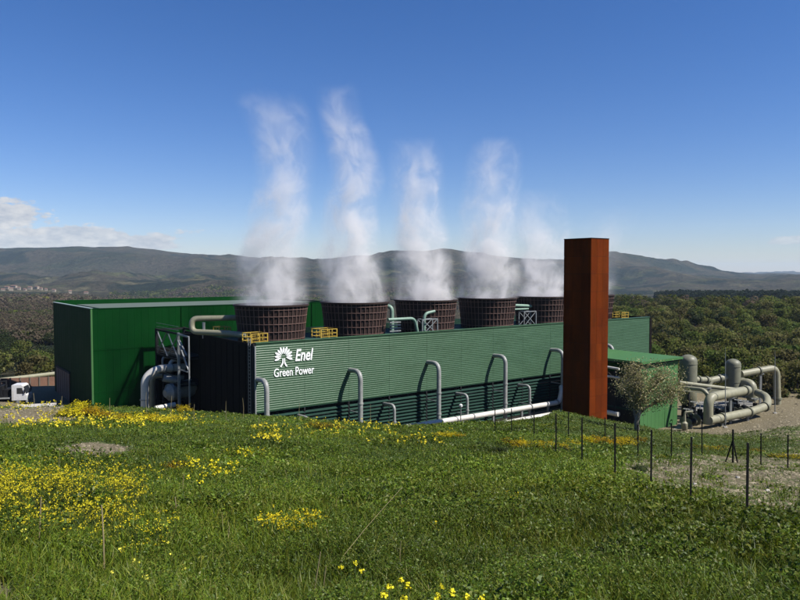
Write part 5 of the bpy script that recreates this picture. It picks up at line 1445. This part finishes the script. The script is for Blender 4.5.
def wr(v, a, b):
    n = nt.nodes.new('ShaderNodeMapRange'); n.interpolation_type = 'SMOOTHSTEP'; n.inputs[1].default_value = a; n.inputs[2].default_value = b; lk(nt, v, n.inputs[0]); return n.outputs[0]
az = wm('ARCTAN2', sp.outputs[0], sp.outputs[1]); el = wm('ARCSINE', sp.outputs[2])
cv = nt.nodes.new('ShaderNodeCombineXYZ'); lk(nt, az, cv.inputs[0]); lk(nt, wm('MULTIPLY', el, 2.3), cv.inputs[1])
def wnoise(scale, det, seed):
    ad = nt.nodes.new('ShaderNodeVectorMath'); ad.operation = 'ADD'; ad.inputs[1].default_value = (seed, seed * .7, seed * 1.3); lk(nt, cv.outputs[0], ad.inputs[0])
    n = nt.nodes.new('ShaderNodeTexNoise'); n.inputs['Scale'].default_value = scale; n.inputs['Detail'].default_value = det; n.inputs['Roughness'].default_value = .6; lk(nt, ad.outputs[0], n.inputs['Vector']); return n.outputs[0]
nA, nB = wnoise(16, 8, 3.1), wnoise(50, 6, 7.7)
def bank(a0, a1, soft, e0, e1, e2, e3, thr, amount):
    """cumulus bank between two bearings and elevations (degrees)"""
    m = wm('MULTIPLY', wm('MULTIPLY', wr(az, R(a0), R(a0 + soft)), wr(az, R(a1), R(a1 - soft))), wm('MULTIPLY', wr(el, R(e0), R(e1)), wr(el, R(e3), R(e2))))
    q = wm('ADD', wm('MULTIPLY', nA, 1.0), wm('MULTIPLY', nB, .35))
    return wm('MULTIPLY', wr(wm('ADD', q, wm('MULTIPLY', m, .55)), thr, thr + .10), wm('MULTIPLY', wr(m, .0, .35), amount))
c1 = bank(-60, -11.5, 9, 1.3, 2.0, 2.7, 4.5, 1.02, .85)
c2 = bank(-60, -22, 7, 2.0, 3.0, 4.6, 6.8, 1.09, .95)
c3 = bank(26.8, 31.5, 1.6, 1.6, 2.2, 2.4, 3.1, .95, .55)
c4 = bank(8, 24, 6, .4, 1.0, 1.4, 2.3, 1.0, .35)
cl = wm('MAXIMUM', wm('MAXIMUM', c1, c2), wm('MAXIMUM', c3, c4))
mx = nt.nodes.new('ShaderNodeMix'); mx.data_type = 'RGBA'; lk(nt, cl, mx.inputs[0])
hs = nt.nodes.new('ShaderNodeHueSaturation'); hs.inputs['Saturation'].default_value = 1.3; lk(nt, sky.outputs[0], hs.inputs['Color'])
tn = nt.nodes.new('ShaderNodeMix'); tn.data_type = 'RGBA'; tn.blend_type = 'MULTIPLY'; tn.inputs[0].default_value = 1; tn.inputs[7].default_value = (.95, .98, 1.30, 1); lk(nt, hs.outputs[0], tn.inputs[6]); lk(nt, tn.outputs[2], mx.inputs[6])
shade = nt.nodes.new('ShaderNodeValToRGB'); shade.color_ramp.elements[0].position = .35; shade.color_ramp.elements[1].position = .7
shade.color_ramp.elements[0].color = (5.6, 6.0, 6.8, 1); shade.color_ramp.elements[1].color = (8.6, 8.6, 8.6, 1); lk(nt, nB, shade.inputs[0])
lk(nt, shade.outputs[0], mx.inputs[7]); lk(nt, mx.outputs[2], bg.inputs[0]); lk(nt, bg.outputs[0], out.inputs[0])

sd = bpy.data.lights.new('sun', 'SUN'); sd.energy = 5.0; sd.angle = R(.5); sd.color = (1, .955, .89)
so = bpy.data.objects.new('sun', sd); COL.objects.link(so)
to = V((math.cos(R(SUN_EL)) * math.sin(R(SUN_AZ)), math.cos(R(SUN_EL)) * math.cos(R(SUN_AZ)), math.sin(R(SUN_EL))))
so.rotation_euler = to.to_track_quat('Z', 'Y').to_euler(); so.location = to * 300

HAZE = True
if HAZE:
    zmin, zmax = 1e9, -1e9
    for n_ in ('hills', 'ground'):
        me = bpy.data.objects[n_].data; a = np.empty(len(me.vertices) * 3, np.float32); me.vertices.foreach_get('co', a); zmin = min(zmin, a[2::3].min()); zmax = max(zmax, a[2::3].max())
    b = MB(); b.box((-16500, -16500, float(zmin) - 1), (16500, 16500, max(float(zmax), 60.0) + 5))
    m, nt, out = newmat('haze_air'); pv = nd(nt, 'ShaderNodeVolumePrincipled'); pv.inputs['Color'].default_value = (.62, .80, 1, 1); pv.inputs['Density'].default_value = .5 / 12500; pv.inputs['Anisotropy'].default_value = .0
    lk(nt, pv.outputs[0], out.inputs['Volume'])
    o = b.build('haze', m); tag(o, 'thin pale blue haze over the valley', 'haze', kind='stuff')

# ------------------------------------------------------------------ camera and output
cd = bpy.data.cameras.new('camera'); cd.sensor_width = 36; cd.lens = F / 800 * 36; cd.clip_start = .1; cd.clip_end = 60000
co = bpy.data.objects.new('camera', cd); COL.objects.link(co); co.location = (0, 0, CZ); co.rotation_euler = (R(90) - PITCH, 0, 0)
SC.camera = co
SC.view_settings.view_transform = 'Standard'; SC.view_settings.look = 'None'; SC.view_settings.gamma = 1; SC.view_settings.exposure = .8
SC.view_settings.use_curve_mapping = False
SC.render.engine = 'CYCLES'
cy = SC.cycles
cy.max_bounces = 6; cy.diffuse_bounces = 2; cy.glossy_bounces = 2; cy.transmission_bounces = 3; cy.transparent_max_bounces = 8; cy.volume_bounces = 2
cy.volume_max_steps = 256
cy.use_denoising = True
try: cy.denoiser = 'OPENIMAGEDENOISE'; cy.denoising_input_passes = 'RGB_ALBEDO_NORMAL'
except Exception: pass
